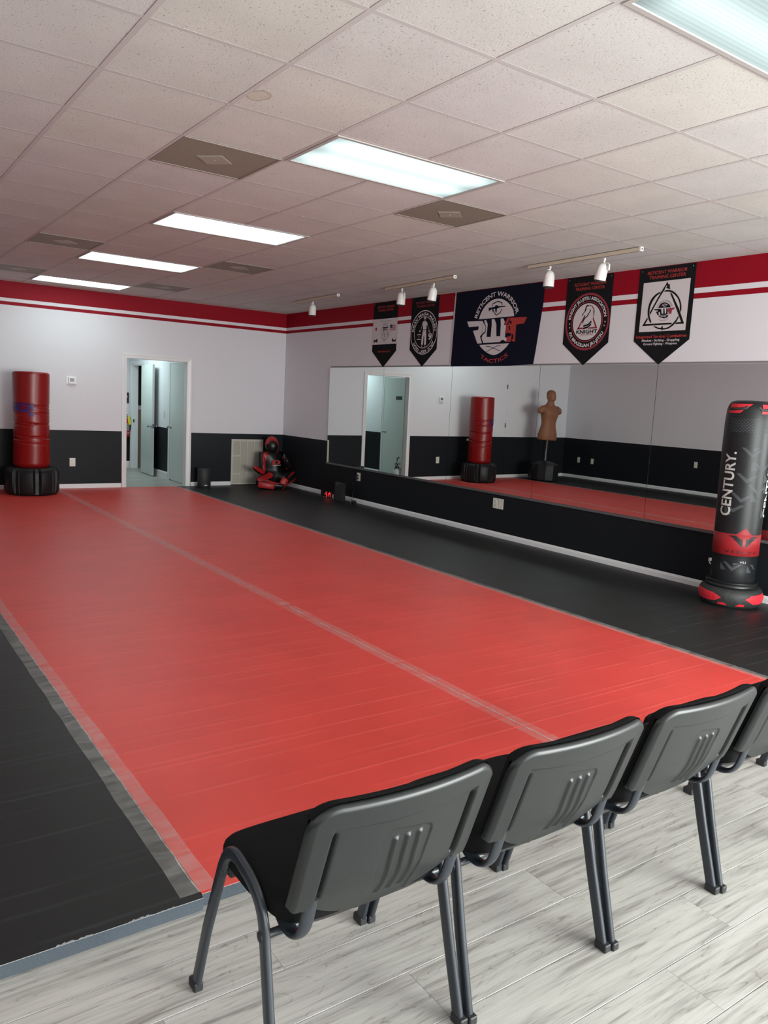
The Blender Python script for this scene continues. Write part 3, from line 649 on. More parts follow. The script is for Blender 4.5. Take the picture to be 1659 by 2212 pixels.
struct(baseboard('baseboard_hall_end', HL, HE, HR, HE, 0, -1, h=.13))
struct(baseboard('baseboard_hall_right', HR, D3b+.07, HR, D4a-.06, -1, 0, h=.13))
struct(baseboard('baseboard_hall_left', HL, 10.16, HL, HE, 1, 0, h=.13))
struct(MB().box(4.9, 5.0, HE-1.6, HE+.6, 1.22, HH).build('wall_washroom_upper', M['brown']))
struct(MB().box(4.9, 5.0, HE-1.6, HE+.6, 0, 1.22).build('wall_washroom_lower', M['tan']))
struct(MB().box(3.93, 5.0, HE+.12, HE+.22, 1.22, HH).build('wall_washroom_back_upper', M['brown']))
wl = struct(MB().box(3.93, 5.0, HE+.12, HE+.22, 0, 1.22).build('wall_washroom_back_lower', M['tan']))
boxo('dado_rail', M['trim'], wl, 3.93, 5.0, HE+.10, HE+.12, 1.15, 1.23)
def knob(parent, loc, direction, m_='chrome'):
    rot = Vector((0, 0, 1)).rotation_difference(Vector(direction)).to_matrix().to_4x4()
    return MB().lathe([(.030, 0), (.032, .004), (.020, .008), (.011, .012), (.010, .034), (.020, .040), (.027, .050), (.027, .060), (.018, .068), (0, .070)], n=18).xf(Matrix.Translation(loc) @ rot).build('door_knob', M[m_], parent, smooth=40)
def xcasing(x, y0, y1, zt, s):
    """casing on a wall plane x"""
    mb = MB(); pr = [(-.004, 0), (-.004, .010), (.006, .012), (.012, .009), (.052, .015), (.058, .012), (.058, 0)]
    for (a, pa), (b, pb) in zip(pr[:-1], pr[1:]):
        A = [(y0-a, 0), (y0-a, zt+a), (y1+a, zt+a), (y1+a, 0)]; B = [(y0-b, 0), (y0-b, zt+b), (y1+b, zt+b), (y1+b, 0)]
        mb.add([(x+s*pa, p[0], p[1]) for p in A]+[(x+s*pb, p[0], p[1]) for p in B], [(i, i+1, i+5, i+4) for i in range(3)])
    return mb
d3 = struct(boxo('door_3', M['doorw'], None, HR-.004, HR+.036, D3a+.004, D3b-.004, .014, 2.012))
xcasing(HR, D3a, D3b, 2.02, -1).build('casing', M['trim'], d3)
knob(d3, (HR-.004, D3b-.07, .93), (-1, 0, 0))
d4 = struct(MB().box(HR+.0, HR+.12, D4b-.018, D4b, 0, 2.02).box(HR, HR+.12, D4a, D4a+.018, 0, 2.02).box(HR, HR+.12, D4a, D4b, 2.0, 2.02).build('trim_2', M['trim']))
xcasing(HR, D4a, D4b, 2.02, -1).build('casing', M['trim'], d4)
boxo('far_casing_face', M['trim'], d4, HR-.02, HR+.012, D4b+.018, D4b+.04, 0, 2.09)
boxo('strike_plate', M['dark'], d4, HR+.025, HR+.05, D4b-.021, D4b-.018, .9, .96)
# open door leaf, swung back almost flat against the hall wall
d5 = struct(boxo('door_4', M['doorw'], None, -.038, 0, -.762, 0, .014, 2.0)); d5.location = (HR-.03, D4a-.01, 0); d5.rotation_euler = (0, 0, R(-3.5))
knob(d5, (-.038, -.70, .905), (-1, 0, 0)); knob(d5, (0, -.70, .905), (1, 0, 0), 'chrome'); boxo('latch_plate', M['dark'], d5, -.030, -.008, -.764, -.762, .865, .945)
# closed door on the left side of the hall with a small dark plaque (seen in the mirror)
d6 = struct(boxo('door_5', M['doorw'], None, HL-.03, HL+.005, 9.2, 10.08, .014, 2.012))
xcasing(HL, 9.2, 10.08, 2.02, 1).build('casing', M['trim'], d6); knob(d6, (HL+.005, 10.0, .93), (1, 0, 0)); boxo('plaque', M['dark'], d6, HL+.005, HL+.009, 9.46, 9.66, 1.58, 1.65)
l = area('hall_lamp', (3.1, 11.0, HH-.03), (0, 0, 0), .5, .9, 12, (.74, 1.0, .95))
hl = thing('ceiling_light', 'ceiling light panel in the hallway beyond the doorway', 'ceiling light', (3.1, 11.0, HH))
boxo('diffuser', M['diff'], hl, -.25, .25, -.45, .45, -.02, -.003); boxo('frame', M['grid'], hl, -.28, .28, -.48, .48, -.003, -.0005)

# ------------------------------------------------------------------ mats
def make_mat(name, label, m_, x0, x1, y0, y1, seed):
    t = thing(name, label, 'mat', ((x0+x1)/2, (y0+y1)/2, 0), 0, 'roll-out floor mats')
    hx, hy = (x1-x0)/2, (y1-y0)/2
    # foam body with slightly uneven near edge
    rn = random.Random(seed); n = 24; vs = []; 
    boxo('foam_core', M['foam'], t, -hx, hx, -hy, hy, 0, MT-.003)
    o = MB().box(-hx-.001, hx+.001, -hy-.001, hy+.001, MT-.003, MT, bev=.0012).build('vinyl_top', m_, t)
    boxo('worn_edge_line', M['edge'], t, -hx, hx, -hy-.0016, -hy-.0009, MT-.0016, MT-.0004)
    return t
bm0 = make_mat('roll_mat', 'black vinyl floor mat along the left wall, its grey foam edge showing in front', M['black'], XL+.005, -.158, -1.098, YB-.016, 1)
make_mat('roll_mat', 'left red vinyl floor mat between the black mat and the centre seam', M['red'], -.154, 1.653, -1.078, YB-.016, 2)
make_mat('roll_mat', 'right red vinyl floor mat between the centre seam and the black mat under the mirrors', M['red'], 1.657, 3.483, -1.078, YB-.016, 3)
make_mat('roll_mat', 'black vinyl floor mat along the mirror wall', M['black'], 3.487, XR-.016, -1.085, YB-.016, 4)
rn = random.Random(4); pv = []; pf = []
for (xa, xb) in ((-.385, -.325), (-.58, -.535), (-.52, -.49), (-.30, -.255)):
    q = xa
    while q < xb:
        w_ = rn.uniform(.003, .010); d_ = rn.uniform(.002, .008)*(1 if xa != -.30 else .5); n_ = len(pv); pv += [(q, -1.0992, MT+.0003), (q+w_, -1.0992, MT+.0003), (q+w_*.8+.004, -1.0992+d_, MT+.0003), (q+.003, -1.0992+d_*.7, MT+.0003)]; pf.append((n_, n_+1, n_+2, n_+3)); q += w_*.75
fz = MB().add(pv, pf).build('frayed_edge', M['edge'], bm0); fz.location = (-bm0.location.x, -bm0.location.y, 0); fz['kind'] = 'stuff'
def tape(label, xc, w_, y0, y1, seed, mm='tape', ridge=.004):
    rn = random.Random(seed); n = 60; vs = []; fs = []; mb = MB()
    for i in range(n+1):
        y = y0+(y1-y0)*i/n; a = rn.uniform(-.003, .003); b = rn.uniform(-.003, .003)
        vs += [(xc-w_/2+a, y, MT+.0004), (xc+w_/2+b, y, MT+.0004), (xc-w_/2+a, y, MT+.0011), (xc+w_/2+b, y, MT+.0011)]
    for i in range(n):
        k = 4*i; fs += [(k+2, k+3, k+7, k+6), (k, k+4, k+5, k+1), (k, k+2, k+6, k+4), (k+1, k+5, k+7, k+3)]
    fs += [(0, 1, 3, 2), (4*n, 4*n+2, 4*n+3, 4*n+1)]
    o = mb.add(vs, fs)
    o = o.build('seam_tape', M[mm])
    rv = []; 
    for i in range(n*3+1): y = y0+(y1-y0)*i/(n*3); c = xc+rn.uniform(-.002, .002); rv += [(c-ridge/2, y, MT+.0014), (c+ridge/2, y, MT+.0014)]
    MB().add(rv, [(2*i, 2*i+1, 2*i+3, 2*i+2) for i in range(n*3)]).build('tape_ridge', M['tape_r'], o); tag(o, label, 'tape', 'clear tapes over the mat seams'); return o
tape('wide wrinkled clear tape over the seam between left black mat and red mat', -.158, .118, -1.068, YB-.03, 1)
tape('clear tape over the centre seam between the two red mats', 1.655, .105, -1.07, YB-.03, 2, 'tape_c', .007)
tape('clear tape over the seam between red mat and black mat under the mirrors', 3.487, .085, -1.07, YB-.03, 3)

# ------------------------------------------------------------------ mirrors on the right wall
edges = [7.497, 6.028, 4.531, 3.031, 1.522, .022, -1.478]
nm = ['far left one, showing the hall doorway frame', 'second from the far end, showing the doorway and thermostat', 'third from the far end, showing the red bag', 'fourth from the far end, showing the tan torso dummy', 'nearest one in full, behind the tall branded bag', 'continuing out of the photo on the right']
TILT = R(.28)
for k in range(6):
    a, b = edges[k], edges[k+1]
    t = thing('wall_mirror', 'large frameless wall mirror panel, '+nm[k], 'mirror', (XR-.004, (a+b)/2, .556), 0, 'mirror panels on the right wall')
    h = 1.478; w2 = (a-b)/2-.0020
    o = MB().box(-.006, 0, -w2, w2, .004, h).build('glass', M['mirror'], t); o.rotation_euler = (0, -TILT, 0)
mc = MB()
mc.box(XR-.018, XR, edges[-1], edges[0]+.002, .545, .552).box(XR-.020, XR-.017, edges[-1], edges[0]+.002, .545, .570)
mt_ = MB().box(XR-.0032, XR, edges[-1], edges[0]+.002, 2.040, 2.056).build('mirror_top_strip', mat('grey_top_strip', (.24, .215, .22), .6)); tag(mt_, 'thin grey strip on the wall along the upper edge of the mirrors', 'rail')
tag(mc.build('mirror_channel', M['mframe']), 'thin grey metal channel holding the mirrors at their lower edge', 'rail')

# ================================================================== BANNERS
def pennant(yl, yr, zt, zs, zp, label, parent_mat='cblack'):
    t = thing('pennant_banner', label, 'banner', (0, 0, 0), 0, 'pointed club banners on the mirror wall')
    yc = (yl+yr)/2
    mb = MB(); pts = [(yl, zt), (yr, zt), (yr, zs), (yc, zp), (yl, zs)]
    vs = [(XR-.004, y, z) for y, z in pts]+[(XR-.001, y, z) for y, z in pts]
    mb.add(vs, [(0, 1, 2, 3, 4), (9, 8, 7, 6, 5)]+[(i, (i+1) % 5, 5+(i+1) % 5, 5+i) for i in range(5)])
    mb.build('cloth', M[parent_mat], t)
    for y in (yl-.03, yr+.03):
        p = MB().lathe([(0, .004), (.006, .003), (.006, 0)], n=10).xf(Matrix.Translation((XR-.004, y, zt-.025)) @ Matrix.Rotation(R(-90), 4, 'Y')).build('grommet', M['chrome'], t)
    return t
D1, D2, D3_, D4_ = .0050, .0058, .0066, .0074

# banner far left: white centre panel
t = pennant(6.370, 5.785, 2.930, 2.257, 2.035, 'pointed black banner with white centre panel, torii gate circle and two flags')
p = Print(D1); p.rect(6.374, 5.781, 2.352, 2.703); p.done('white_panel', M['cwhite'], t)
line_print(t, M['cred'], 'lettering', ('RETICENT WARRIOR', 6.272, 5.862, 2.850, .030, .012), ('TRAINING CENTER', 6.262, 5.890, 2.806, .030, .012), ('Mixed Martial Art', 6.222, 5.918, 2.243, .024, .012))
p = Print(D2)
for (a, b, z, n) in ((6.195, 5.930, 2.664, 17), (6.135, 5.991, 2.634, 9), (6.105, 6.05, 2.405, 3), (6.12, 6.03, 2.387, 6)):
    for q in range(n): y = a+(b-a)*(q+.15)/n; p.rect(y, y+(b-a)/n*.7, z, z+.010)
tag(p.done('small_grey_lettering', M['cgrey'], t), kind='stuff')
c1 = (6.068, 2.518)
p = Print(D2); p.ring(c1, .096, .102); p.poly(TR['torii1']).poly(TR['torii2']).poly(TR['pl']).poly(TR['prr']); p.poly(TR['panda1']).poly(TR['panda2'])
p.text('武', 6.090, 6.055, 2.535, .034).text('士', 6.090, 6.055, 2.497, .030).text('道', 6.092, 6.053, 2.452, .036)
p.done('torii_emblem', M['cblack'], t)
p = Print(D2); p.disc((6.289, 2.568), .023, 24); p.done('red_sun_disc', M['cmaroon'], t)
fy0, fy1, fz0, fz1 = 5.948, 5.816, 2.536, 2.612
fl_ = Print(D2)
for q in range(7): z = fz1-(q+1)*(fz1-fz0)/6.6+.004; fl_.rect(fy0, fy1, z, z+.0060)
fl_.done('flag_stripes', M['cmaroon'], t)
p = Print(D3_); p.rect(fy0, fy0-.052, fz0+.036, fz1+.003); p.done('flag_canton', M['cblue'], t)

# banner second: oval emblem with standing figure
t = pennant(5.470, 4.893, 2.936, 2.259, 2.037, 'pointed black banner with round white emblem of a standing man')
line_print(t, M['cmaroon'], 'lettering', ('RETICENT WARRIOR', 5.375, 4.962, 2.846, .030, .012), ('TRAINING CENTER', 5.350, 4.980, 2.802, .030, .012))
c = (5.181, 2.478)
p = Print(D1); p.ring(c, .273, .284).ring(c, .197, .205)
p.arc('KRAV MAGA MALEH', c, .218, 176, 3, .037, .034).arc('\u05d0\u05dc\u05de \u05e2\u05d2\u05de \u05d1\u05e8\u05e7', c, .262, 212, 330, .040, .03, bottom=True)
for k in ('shirt', 'pants', 'headm', 'handl', 'handr', 'flagt', 'flagb', 'globe'): p.poly(TR[k])
p.stroke(TR['arml'][:1]+TR['arml'][2:3], .005).stroke(TR['armr'][1:3], .005)
for a in (90, 270):
    q = [(5.2815+.013*math.cos(R(a+120*i)), 2.424+.015*math.sin(R(a+120*i))) for i in range(3)]; p.stroke(q, .0025, True, False)
for y in (5.205, 5.138): p.ring((y, 2.302), .004, .009, 16)
p.done('round_emblem', M['cwhite'], t)
p = Print(D2); p.poly(TR['facem']).poly(TR['gl2']).stroke([(5199, 2514), (5165, 2508), (5130, 2513)], .004).stroke([(5180, 2508), (5186, 2480)], .003).stroke([(5160, 2508), (5152, 2482)], .003); p.done('emblem_black_print', M['cblack'], t)  # black printed details: face, globe and belt

# the big flag
fg = thing('flag', 'large navy flag with round white and red team emblem, between the pointed banners', 'flag')
cl = [(4557, 2931), (4300, 2932), (3900, 2931), (3500, 2931), (3070, 2930), (3072, 2883), (3078, 2709), (3110, 2450), (3140, 2200), (3162, 2053), (3300, 2046), (3551, 2037), (3900, 2036), (4200, 2034), (4588, 2034), (4575, 2400)]
n = len(cl); mb = MB(); vs = [(XR-.0045, y/1000, z/1000) for y, z in cl]+[(XR-.001, y/1000, z/1000) for y, z in cl]
mb.add(vs, [tuple(range(n)), tuple(range(2*n-1, n-1, -1))]+[(i, (i+1) % n, n+(i+1) % n, n+i) for i in range(n)]).build('cloth', M['cnavy'], fg, tri=True)
p = Print(D1); p.poly([(4580, 2935), (4557, 2935), (4588, 2034), (4611, 2034)]); p.done('hem', M['hem'], fg)
for (y, z) in ((4.568, 2.905), (4.600, 2.06)): MB().lathe([(.004, .002), (.009, .002), (.009, 0), (.004, 0)], n=14).xf(Matrix.Translation((XR-.005, y, z)) @ Matrix.Rotation(R(-90), 4, 'Y')).build('grommet', M['chrome'], fg)
p = Print(D1); p.poly(TR['dome'][:1]+sm(TR['dome'])[3:-2]+TR['dome'][-1:]).poly(TR['bowl'][:2]+sm(TR['bowl'])[5:]); p.poly(TR['R']).poly(TR['W'])
cf = (3.815, 2.490)
p.arc('RETICENT WARRIOR', cf, .348, 162, 20, .052, .020)
p.done('white_emblem', M['cwhite'], fg)
p = Print(D1); p.poly(TR['T']); p.arc('TACTICS', cf, .418, 236, 306, .046, .016, bottom=True); p.done('red_emblem', M['cred'], fg)
p = Print(D2)
for k in ('fig1', 'fig2', 'fig3', 'fig4', 'fig5', 'rifle'): p.poly(TR[k])
p.stroke(TR['shield1'], .012).stroke(TR['shield2'], .011).stroke(TR['sw1'], .007).stroke(TR['sw2'], .007)
p.stroke([(4027, 2550), (4040, 2420)], .004); p.done('dark_details', M['cnavy'], fg)

# banner fourth: chess horse ring
t = pennant(2.749, 2.150, 2.931, 2.257, 2.034, 'pointed black banner with red ring and chess horse emblem')
line_print(t, M['cred'], 'lettering', ('RETICENT WARRIOR', 2.647, 2.231, 2.838, .031, .012), ('TRAINING CENTER', 2.632, 2.250, 2.794, .031, .012))
c = (2.4445, 2.474)
p = Print(D1); p.ring(c, .266, .288).ring(c, .196, .206); p.done('red_rings', M['cmaroon'], t)
p = Print(D1); p.disc(c, .185, 64)
p.arc('KNIGHT JIU-JITSU ASSOCIATION', c, .222, 172, 10, .033, .036).arc('FX BRAZILIAN JIU-JITSU', c, .254, 205, 333, .033, .036, bottom=True)
for y, z in ((2.675, 2.462), (2.671, 2.424), (2.210, 2.464), (2.216, 2.426)):
    p.mb.add([p.P(y-(.010 if i % 2 else .0045)*math.cos(R(36*i+18)), z+(.010 if i % 2 else .0045)*math.sin(R(36*i+18))) for i in range(10)], [tuple(range(10))])
p.done('white_emblem', M['cwhite'], t)
p = Print(D2)
for k in ('tri_l', 'tri_r', 'tri_b', 'tri_b2', 'horse_mane1'): p.poly(TR[k])
p.done('red_triangle', M['cmaroon'], t)
p = Print(D2); p.text('Jiu-Jitsu', 2.530, 2.345, 2.338, .022, 0, .5); p.done('script_lettering', M['cmaroon'], t)
p = Print(D3_)
for k in ('horse_face', 'horse_jaw', 'horse_nose', 'horse_mane2', 'horse_ear', 'base1', 'base2'): p.poly(sm(TR[k]) if k.startswith('horse') else TR[k])
p.text('KNIGHT', 2.573, 2.298, 2.357, .037, .028); p.done('horse_head', M['cblack'], t)

# banner fifth: triangle and circle
t = pennant(1.839, 1.234, 2.931, 2.257, 2.034, 'pointed black banner with white square, circle and triangle emblem')
line_print(t, M['cred'], 'red_lettering', ('RETICENT WARRIOR', 1.748, 1.322, 2.869, .031, .012), ('TRAINING CENTER', 1.727, 1.333, 2.826, .031, .012), ('Integrated Survival Combatives', 1.812, 1.263, 2.282, .028, .014))
line_print(t, M['cwhite'], 'white_lettering', ('Mindset - Striking - Grappling', 1.746, 1.333, 2.249, .022, .016), ('Ground Fighting - Weapons', 1.725, 1.357, 2.217, .022, .016))
p = Print(D1); p.poly([(1784, 2798), (1279, 2800), (1282, 2341), (1788, 2342)]); p.done('white_panel', M['cwhite'], t)
p = Print(D2)
for k in ('d_left', 'd_left2', 'd_right', 'c_main', 'c_bot', 'c_left', 'mdome', 'mbowl', 'mR', 'mW'): p.poly(sm(TR[k]) if k in ('c_main', 'c_left') else TR[k])
p.arc('RETICENT WARRIOR', (1.527, 2.530), .082, 160, 22, .012); p.done('black_emblem', M['cblack'], t)
p = Print(D2); p.poly(TR['mT']).arc('TACTICS', (1.527, 2.530), .098, 238, 304, .011, bottom=True); p.done('red_emblem', M['cmaroon'], t)
p = Print(D3_); p.stroke([(1551, 2583), (1527, 2592), (1502, 2583), (1512, 2568), (1527, 2561), (1541, 2570)], .003, True).stroke([(1560, 2478), (1500, 2468)], .003).stroke([(1560, 2467), (1500, 2479)], .003).stroke([(1560, 2577), (1495, 2581)], .004); p.done('emblem_white_lines', M['cwhite'], t)  # white printed lines: shield, crossed swords and rifle

# ================================================================== WALL FITTINGS
def outlet(label, loc, face, w_=.072, h=.116, kind='duplex', name='wall_outlet'):
    """face: outward direction (x or y) of the wall"""
    t = thing(name, label, 'outlet', loc, math.atan2(face[1], face[0])-R(-90)+R(0), 'wall outlets and plates')
    # local: plate faces -Y
    t.rotation_euler = (0, 0, math.atan2(face[1], face[0])+R(90))
    MB().box(-w_/2, w_/2, -.006, 0, -h/2, h/2, bev=.003).build('cover_plate', M['plate'], t)
    if kind == 'duplex':
        for s in (-1, 1):
            r = MB().box(-.017, .017, -.0085, -.006, s*.0215-.0145, s*.0215+.0145, bev=.002).build('receptacle', M['plate'], t)
            MB().box(-.0075, -.0055, -.0092, -.0083, s*.0215-.002, s*.0215+.008).box(.0055, .0075, -.0092, -.0083, s*.0215-.002, s*.0215+.008).box(-.002, .002, -.0092, -.0083, s*.0215-.010, s*.0215-.006).build('slots', M['dark'], r)
        MB().lathe([(0, .0012), (.0028, .001), (.003, 0)], n=10).xf(Matrix.Translation((0, -.006, 0)) @ Matrix.Rotation(R(90), 4, 'X')).build('screw', M['chrome'], t)
    elif kind == 'switch':
        boxo('rocker', M['trim'], t, -.017, .017, -.011, -.006, -.034, .034, bev=.002)
    else:
        for s in (-1, 1): MB().lathe([(0, .0012), (.0028, .001), (.003, 0)], n=10).xf(Matrix.Translation((0, -.006, s*.042)) @ Matrix.Rotation(R(90), 4, 'X')).build('screw', M['chrome'], t)
    return t
outlet('cream duplex outlet on the black part of the back wall, below the thermostat', (1.888, YB, .430), (0, -1), .084, .126)
outlet('duplex outlet, far half of the double plate under the mirrors', (XR, 3.602, .440), (-1, 0), .086, .122)
outlet('blank cover plate, near half of the double plate under the mirrors', (XR, 3.511, .440), (-1, 0), .086, .122, 'blank')
outlet('duplex outlet with two plugs above the black speaker', (XR, 6.566, .432), (-1, 0), .090, .122)
outlet('outlet low on the mirror wall partly hidden behind the tall branded bag', (XR, .68, .300), (-1, 0))
outlet('left wall outlet nearest the back corner, seen in the mirror', (XL, 8.57, .440), (1, 0))
outlet('second left wall outlet from the back corner, seen in the mirror', (XL, 8.19, .440), (1, 0))
outlet('left wall outlet away from the corner, seen in the mirror beside the tall bag', (XL, 5.69, .60), (1, 0))
outlet('white light switch on the hallway wall beside the closed door', (HR, 10.54, 1.145), (-1, 0), kind='switch', name='light_switch')

t = thing('thermostat', 'white thermostat with grey display on the white back wall', 'thermostat', (1.876, YB, 1.630))
MB().box(-.073, .073, -.006, 0, -.058, .058, bev=.004).build('wall_plate', M['trim'], t)
MB().box(-.044, .056, -.030, -.006, -.050, .044, bev=.004).build('body', M['trim'], t); boxo('display', M['lcd'], t, -.026, .034, -.0312, -.030, -.022, .030)

# return air grille
t = thing('air_grille', 'cream louvred return air grille low on the back wall', 'air grille', (4.703, YB, 0))
x0, x1, z0, z1 = -.288, .288, MT+.012, .812
MB().box(x0, x1, -.012, 0, z0, z0+.03).box(x0, x1, -.012, 0, z1-.035, z1).box(x0, x0+.035, -.012, 0, z0+.03, z1-.035).box(x1-.035, x1, -.012, 0, z0+.03, z1-.035).build('frame', M['grille'], t)
for k in range(1, 4):
    x = x0+.035+(x1-x0-.07)*k/4; boxo('divider_bar', M['grille'], t, x-.006, x+.006, -.013, -.001, z0+.03, z1-.035)
mb = MB(); z = z0+.034
while z < z1-.04:
    mb.add([(x0+.035, -.010, z-.002), (x1-.035, -.010, z-.002), (x1-.035, -.003, z+.0075), (x0+.035, -.003, z+.0075)], [(0, 1, 2, 3)]); z += .0105
tag(mb.build('louvres', M['grille'], t), kind='stuff')
boxo('dark_duct', M['dark'], t, x0+.03, x1-.03, -.0012, -.0002, z0+.03, z1-.035)
for z in (.22, .52): boxo('cross_bar', M['grille'], t, x0+.035, x0+.155, -.0112, -.0022, z, z+.028)

# ------------------------------------------------------------------ track lights
def spot(label, loc, tilt, ax=0, parent=None):
    t = thing('spotlight', label, 'spotlight', loc, R(180)*ax, 'white track spotlights')
    MB().tube([(0, 0, .0105), (0, 0, -.012)], .011, 10).build('adapter', M['lampw'], t)
    arm = MB().tube([(0, 0, -.01), (.0, .0, -.03), (0, .045, -.038), (0, .058, -.05), (0, .058, -.10)], .010, 8, r2=.004, upv=(0, 1, .3)).build('yoke', M['lampw'], t, smooth=40)
    mb = MB().lathe([(0, -.030), (.018, -.032), (.034, -.042), (.044, -.060), (.0495, -.085), (.0515, -.170), (.0520, -.176), (.048, -.178), (.048, -.120), (0, -.115)], n=28)
    h = mb.build('lamp_head', M['lampw'], t, smooth=35); h.rotation_euler = tilt
    b = MB().lathe([(0, -.168), (.044, -.166), (.045, -.184), (.038, -.192), (0, -.190)], n=24).build('baffle', M['bulbd'], h)
    MB().tube([(.0, 0, -.012), (-.02, -.02, -.018), (-.035, .0, -.026), (-.015, .02, -.03), (.01, .01, -.04)], .0028, 6).build('lamp_cord', M['lampw'], t, smooth=60)
    return t
def track(label, y0, y1, x0, x1):
    t = thing('light_track', label, 'light track', ((x0+x1)/2, (y0+y1)/2, H), math.atan2(x0-x1, y1-y0), 'ceiling light tracks')
    L_ = math.hypot(y1-y0, x1-x0)/2
    MB().box(-.018, .018, -L_, L_, -.034, -.004, bev=.003).build('rail', M['track'], t); boxo('slot', M['dark'], t, -.005, .005, -L_+.02, L_-.02, -.0348, -.0338); boxo('end_cap', M['lampw'], t, -.019, .019, -L_-.012, -L_+.006, -.036, -.002)
    boxo('end_hole', M['dark'], t, -.005, .005, -L_-.013, -L_-.0115, -.026, -.012)
    return t
track('cream light track nearest the viewer, above the chess horse banner', 1.205, 2.54, 4.535, 4.58)
track('cream light track in the middle, above the two far round banners', 3.58, 4.99, 4.51, 4.60)
track('cream light track farthest away near the back corner', 6.0, 7.31, 4.53, 4.59)
spot('white bullet spotlight hanging straight in front of the flag corner', (4.60, 2.277, H-.045), (R(2), 0, 0))
spot('white bullet spotlight tilted in front of the chess horse banner', (4.60, 1.632, H-.045), (R(-12), 0, 0), 1)
spot('white bullet spotlight at the far end of the middle track', (4.62, 4.68, H-.045), (R(-5), 0, 0), 1)
spot('white bullet spotlight at the near end of the middle track', (4.60, 4.045, H-.045), (R(9), 0, 0))
spot('white bullet spotlight alone on the farthest track', (4.61, 6.80, H-.045), (R(3), 0, 0))

# ================================================================== RED HEAVY BAG
def rip(r0, z, th, amp, zc, ph, wd=.012):
    return -amp*math.exp(-((z-zc-.012*math.sin(th*2+ph))/wd)**2)*(.55+.45*math.sin(3*th+ph))
t = thing('freestanding_bag', 'red vinyl free-standing heavy bag on a black base beside the doorway', 'punching bag', (1.232, 8.52, MT))
mb = MB(); n = 88; zs = [.372+.0001]+[.378, .392, .41]+[.43+i*.0075 for i in range(165)]; zt = 1.668; zs = [z for z in zs if z < zt-.03]
prof = []; vs = []; fs = []
def bagr(z): return .232 if z > .42 else .232-.03*((.42-z)/.048)**2
rows = []
for z in zs:
    row = []
    for j in range(n):
        th = 2*math.pi*j/n; r = bagr(z)
        for zc, am, ph in ((1.225, .009, 1), (1.195, .005, 3), (1.17, .008, 2.4), (1.13, .004, 1.5), (1.10, .006, 4), (.975, .011, .3), (.955, .007, 2), (.80, .010, 1.2), (.785, .006, 4.6), (.765, .009, 3.6), (.72, .004, 2), (.69, .005, 5)): r += rip(0, z, th, am, zc, ph, .0085)
        r += .0035*math.sin(2*th+z*5); row.append((r*math.cos(th), r*math.sin(th), z))
    rows.append(row)
for k in range(6):
    a = k/5*math.pi/2; z = zt-.03+.03*math.sin(a); r = .232-.03+.03*math.cos(a); rows.append([(r*math.cos(2*math.pi*j/n), r*math.sin(2*math.pi*j/n), z) for j in range(n)])
rows.append([(.05*math.cos(2*math.pi*j/n), .05*math.sin(2*math.pi*j/n), zt+.004) for j in range(n)])
vs = [p for r in rows for p in r]
for i in range(len(rows)-1):
    for j in range(n): k = (j+1) % n; fs.append((i*n+j, i*n+k, (i+1)*n+k, (i+1)*n+j))
fs += [tuple(range(n-1, -1, -1)), tuple((len(rows)-1)*n+j for j in range(n))]
bag = mb.add(vs, fs).build('bag_cylinder', M['bagred'], t, smooth=60)
MB().lathe([(.2335, zt-.030), (.2348, zt-.024), (.2335, zt-.018)], n=64).build('top_seam', M['bagred'], t, smooth=60)
# faded blue print on the bag, facing the room's left
bm_ = mat('worn_blue_print', (.035, .015, .16), .4); nt = bm_.node_tree
tr_ = nt.nodes.new('ShaderNodeBsdfTransparent'); mxs = nt.nodes.new('ShaderNodeMixShader'); nz = nt.nodes.new('ShaderNodeTexNoise'); nz.inputs['Scale'].default_value = 22; nz.inputs['Detail'].default_value = 6
gg = nt.nodes.new('ShaderNodeTexCoord'); mpp = nt.nodes.new('ShaderNodeMapping'); mpp.inputs['Scale'].default_value = (.6, .6, 1.6); nt.links.new(gg.outputs['Object'], mpp.inputs[0]); nt.links.new(mpp.outputs[0], nz.inputs['Vector'])
rr = nt.nodes.new('ShaderNodeMapRange'); rr.inputs['From Min'].default_value = .42; rr.inputs['From Max'].default_value = .52; rr.inputs['To Min'].default_value = .08; rr.inputs['To Max'].default_value = .85; nt.links.new(nz.outputs['Fac'], rr.inputs['Value'])
nt.links.new(rr.outputs[0], mxs.inputs[0]); nt.links.new(tr_.outputs[0], mxs.inputs[1]); nt.links.new(nt.nodes['Principled BSDF'].outputs[0], mxs.inputs[2]); nt.links.new(mxs.outputs[0], nt.nodes['Material Output'].inputs[0])
vs = []; fs = []; A0, A1 = R(-190), R(-93)
for i in range(13):
    for j in range(25):
        th = A0+(A1-A0)*j/24; z = 1.06+.19*i/12; r = bagr(z)+.0015
        for zc, am, ph in ((1.225, .009, 1), (1.17, .008, 2.4), (1.10, .006, 4)): r += rip(0, z, th, am, zc, ph, .0085)*.5
        r += .0035*math.sin(2*th+z*5)+.002; vs.append((r*math.cos(th), r*math.sin(th), z))
for i in range(12):
    for j in range(24):
        if i < 4 and j < 20: continue
        fs.append((i*25+j, i*25+j+1, i*25+26+j, i*25+25+j))
MB().add(vs, fs).build('worn_blue_print', bm_, t, smooth=60)
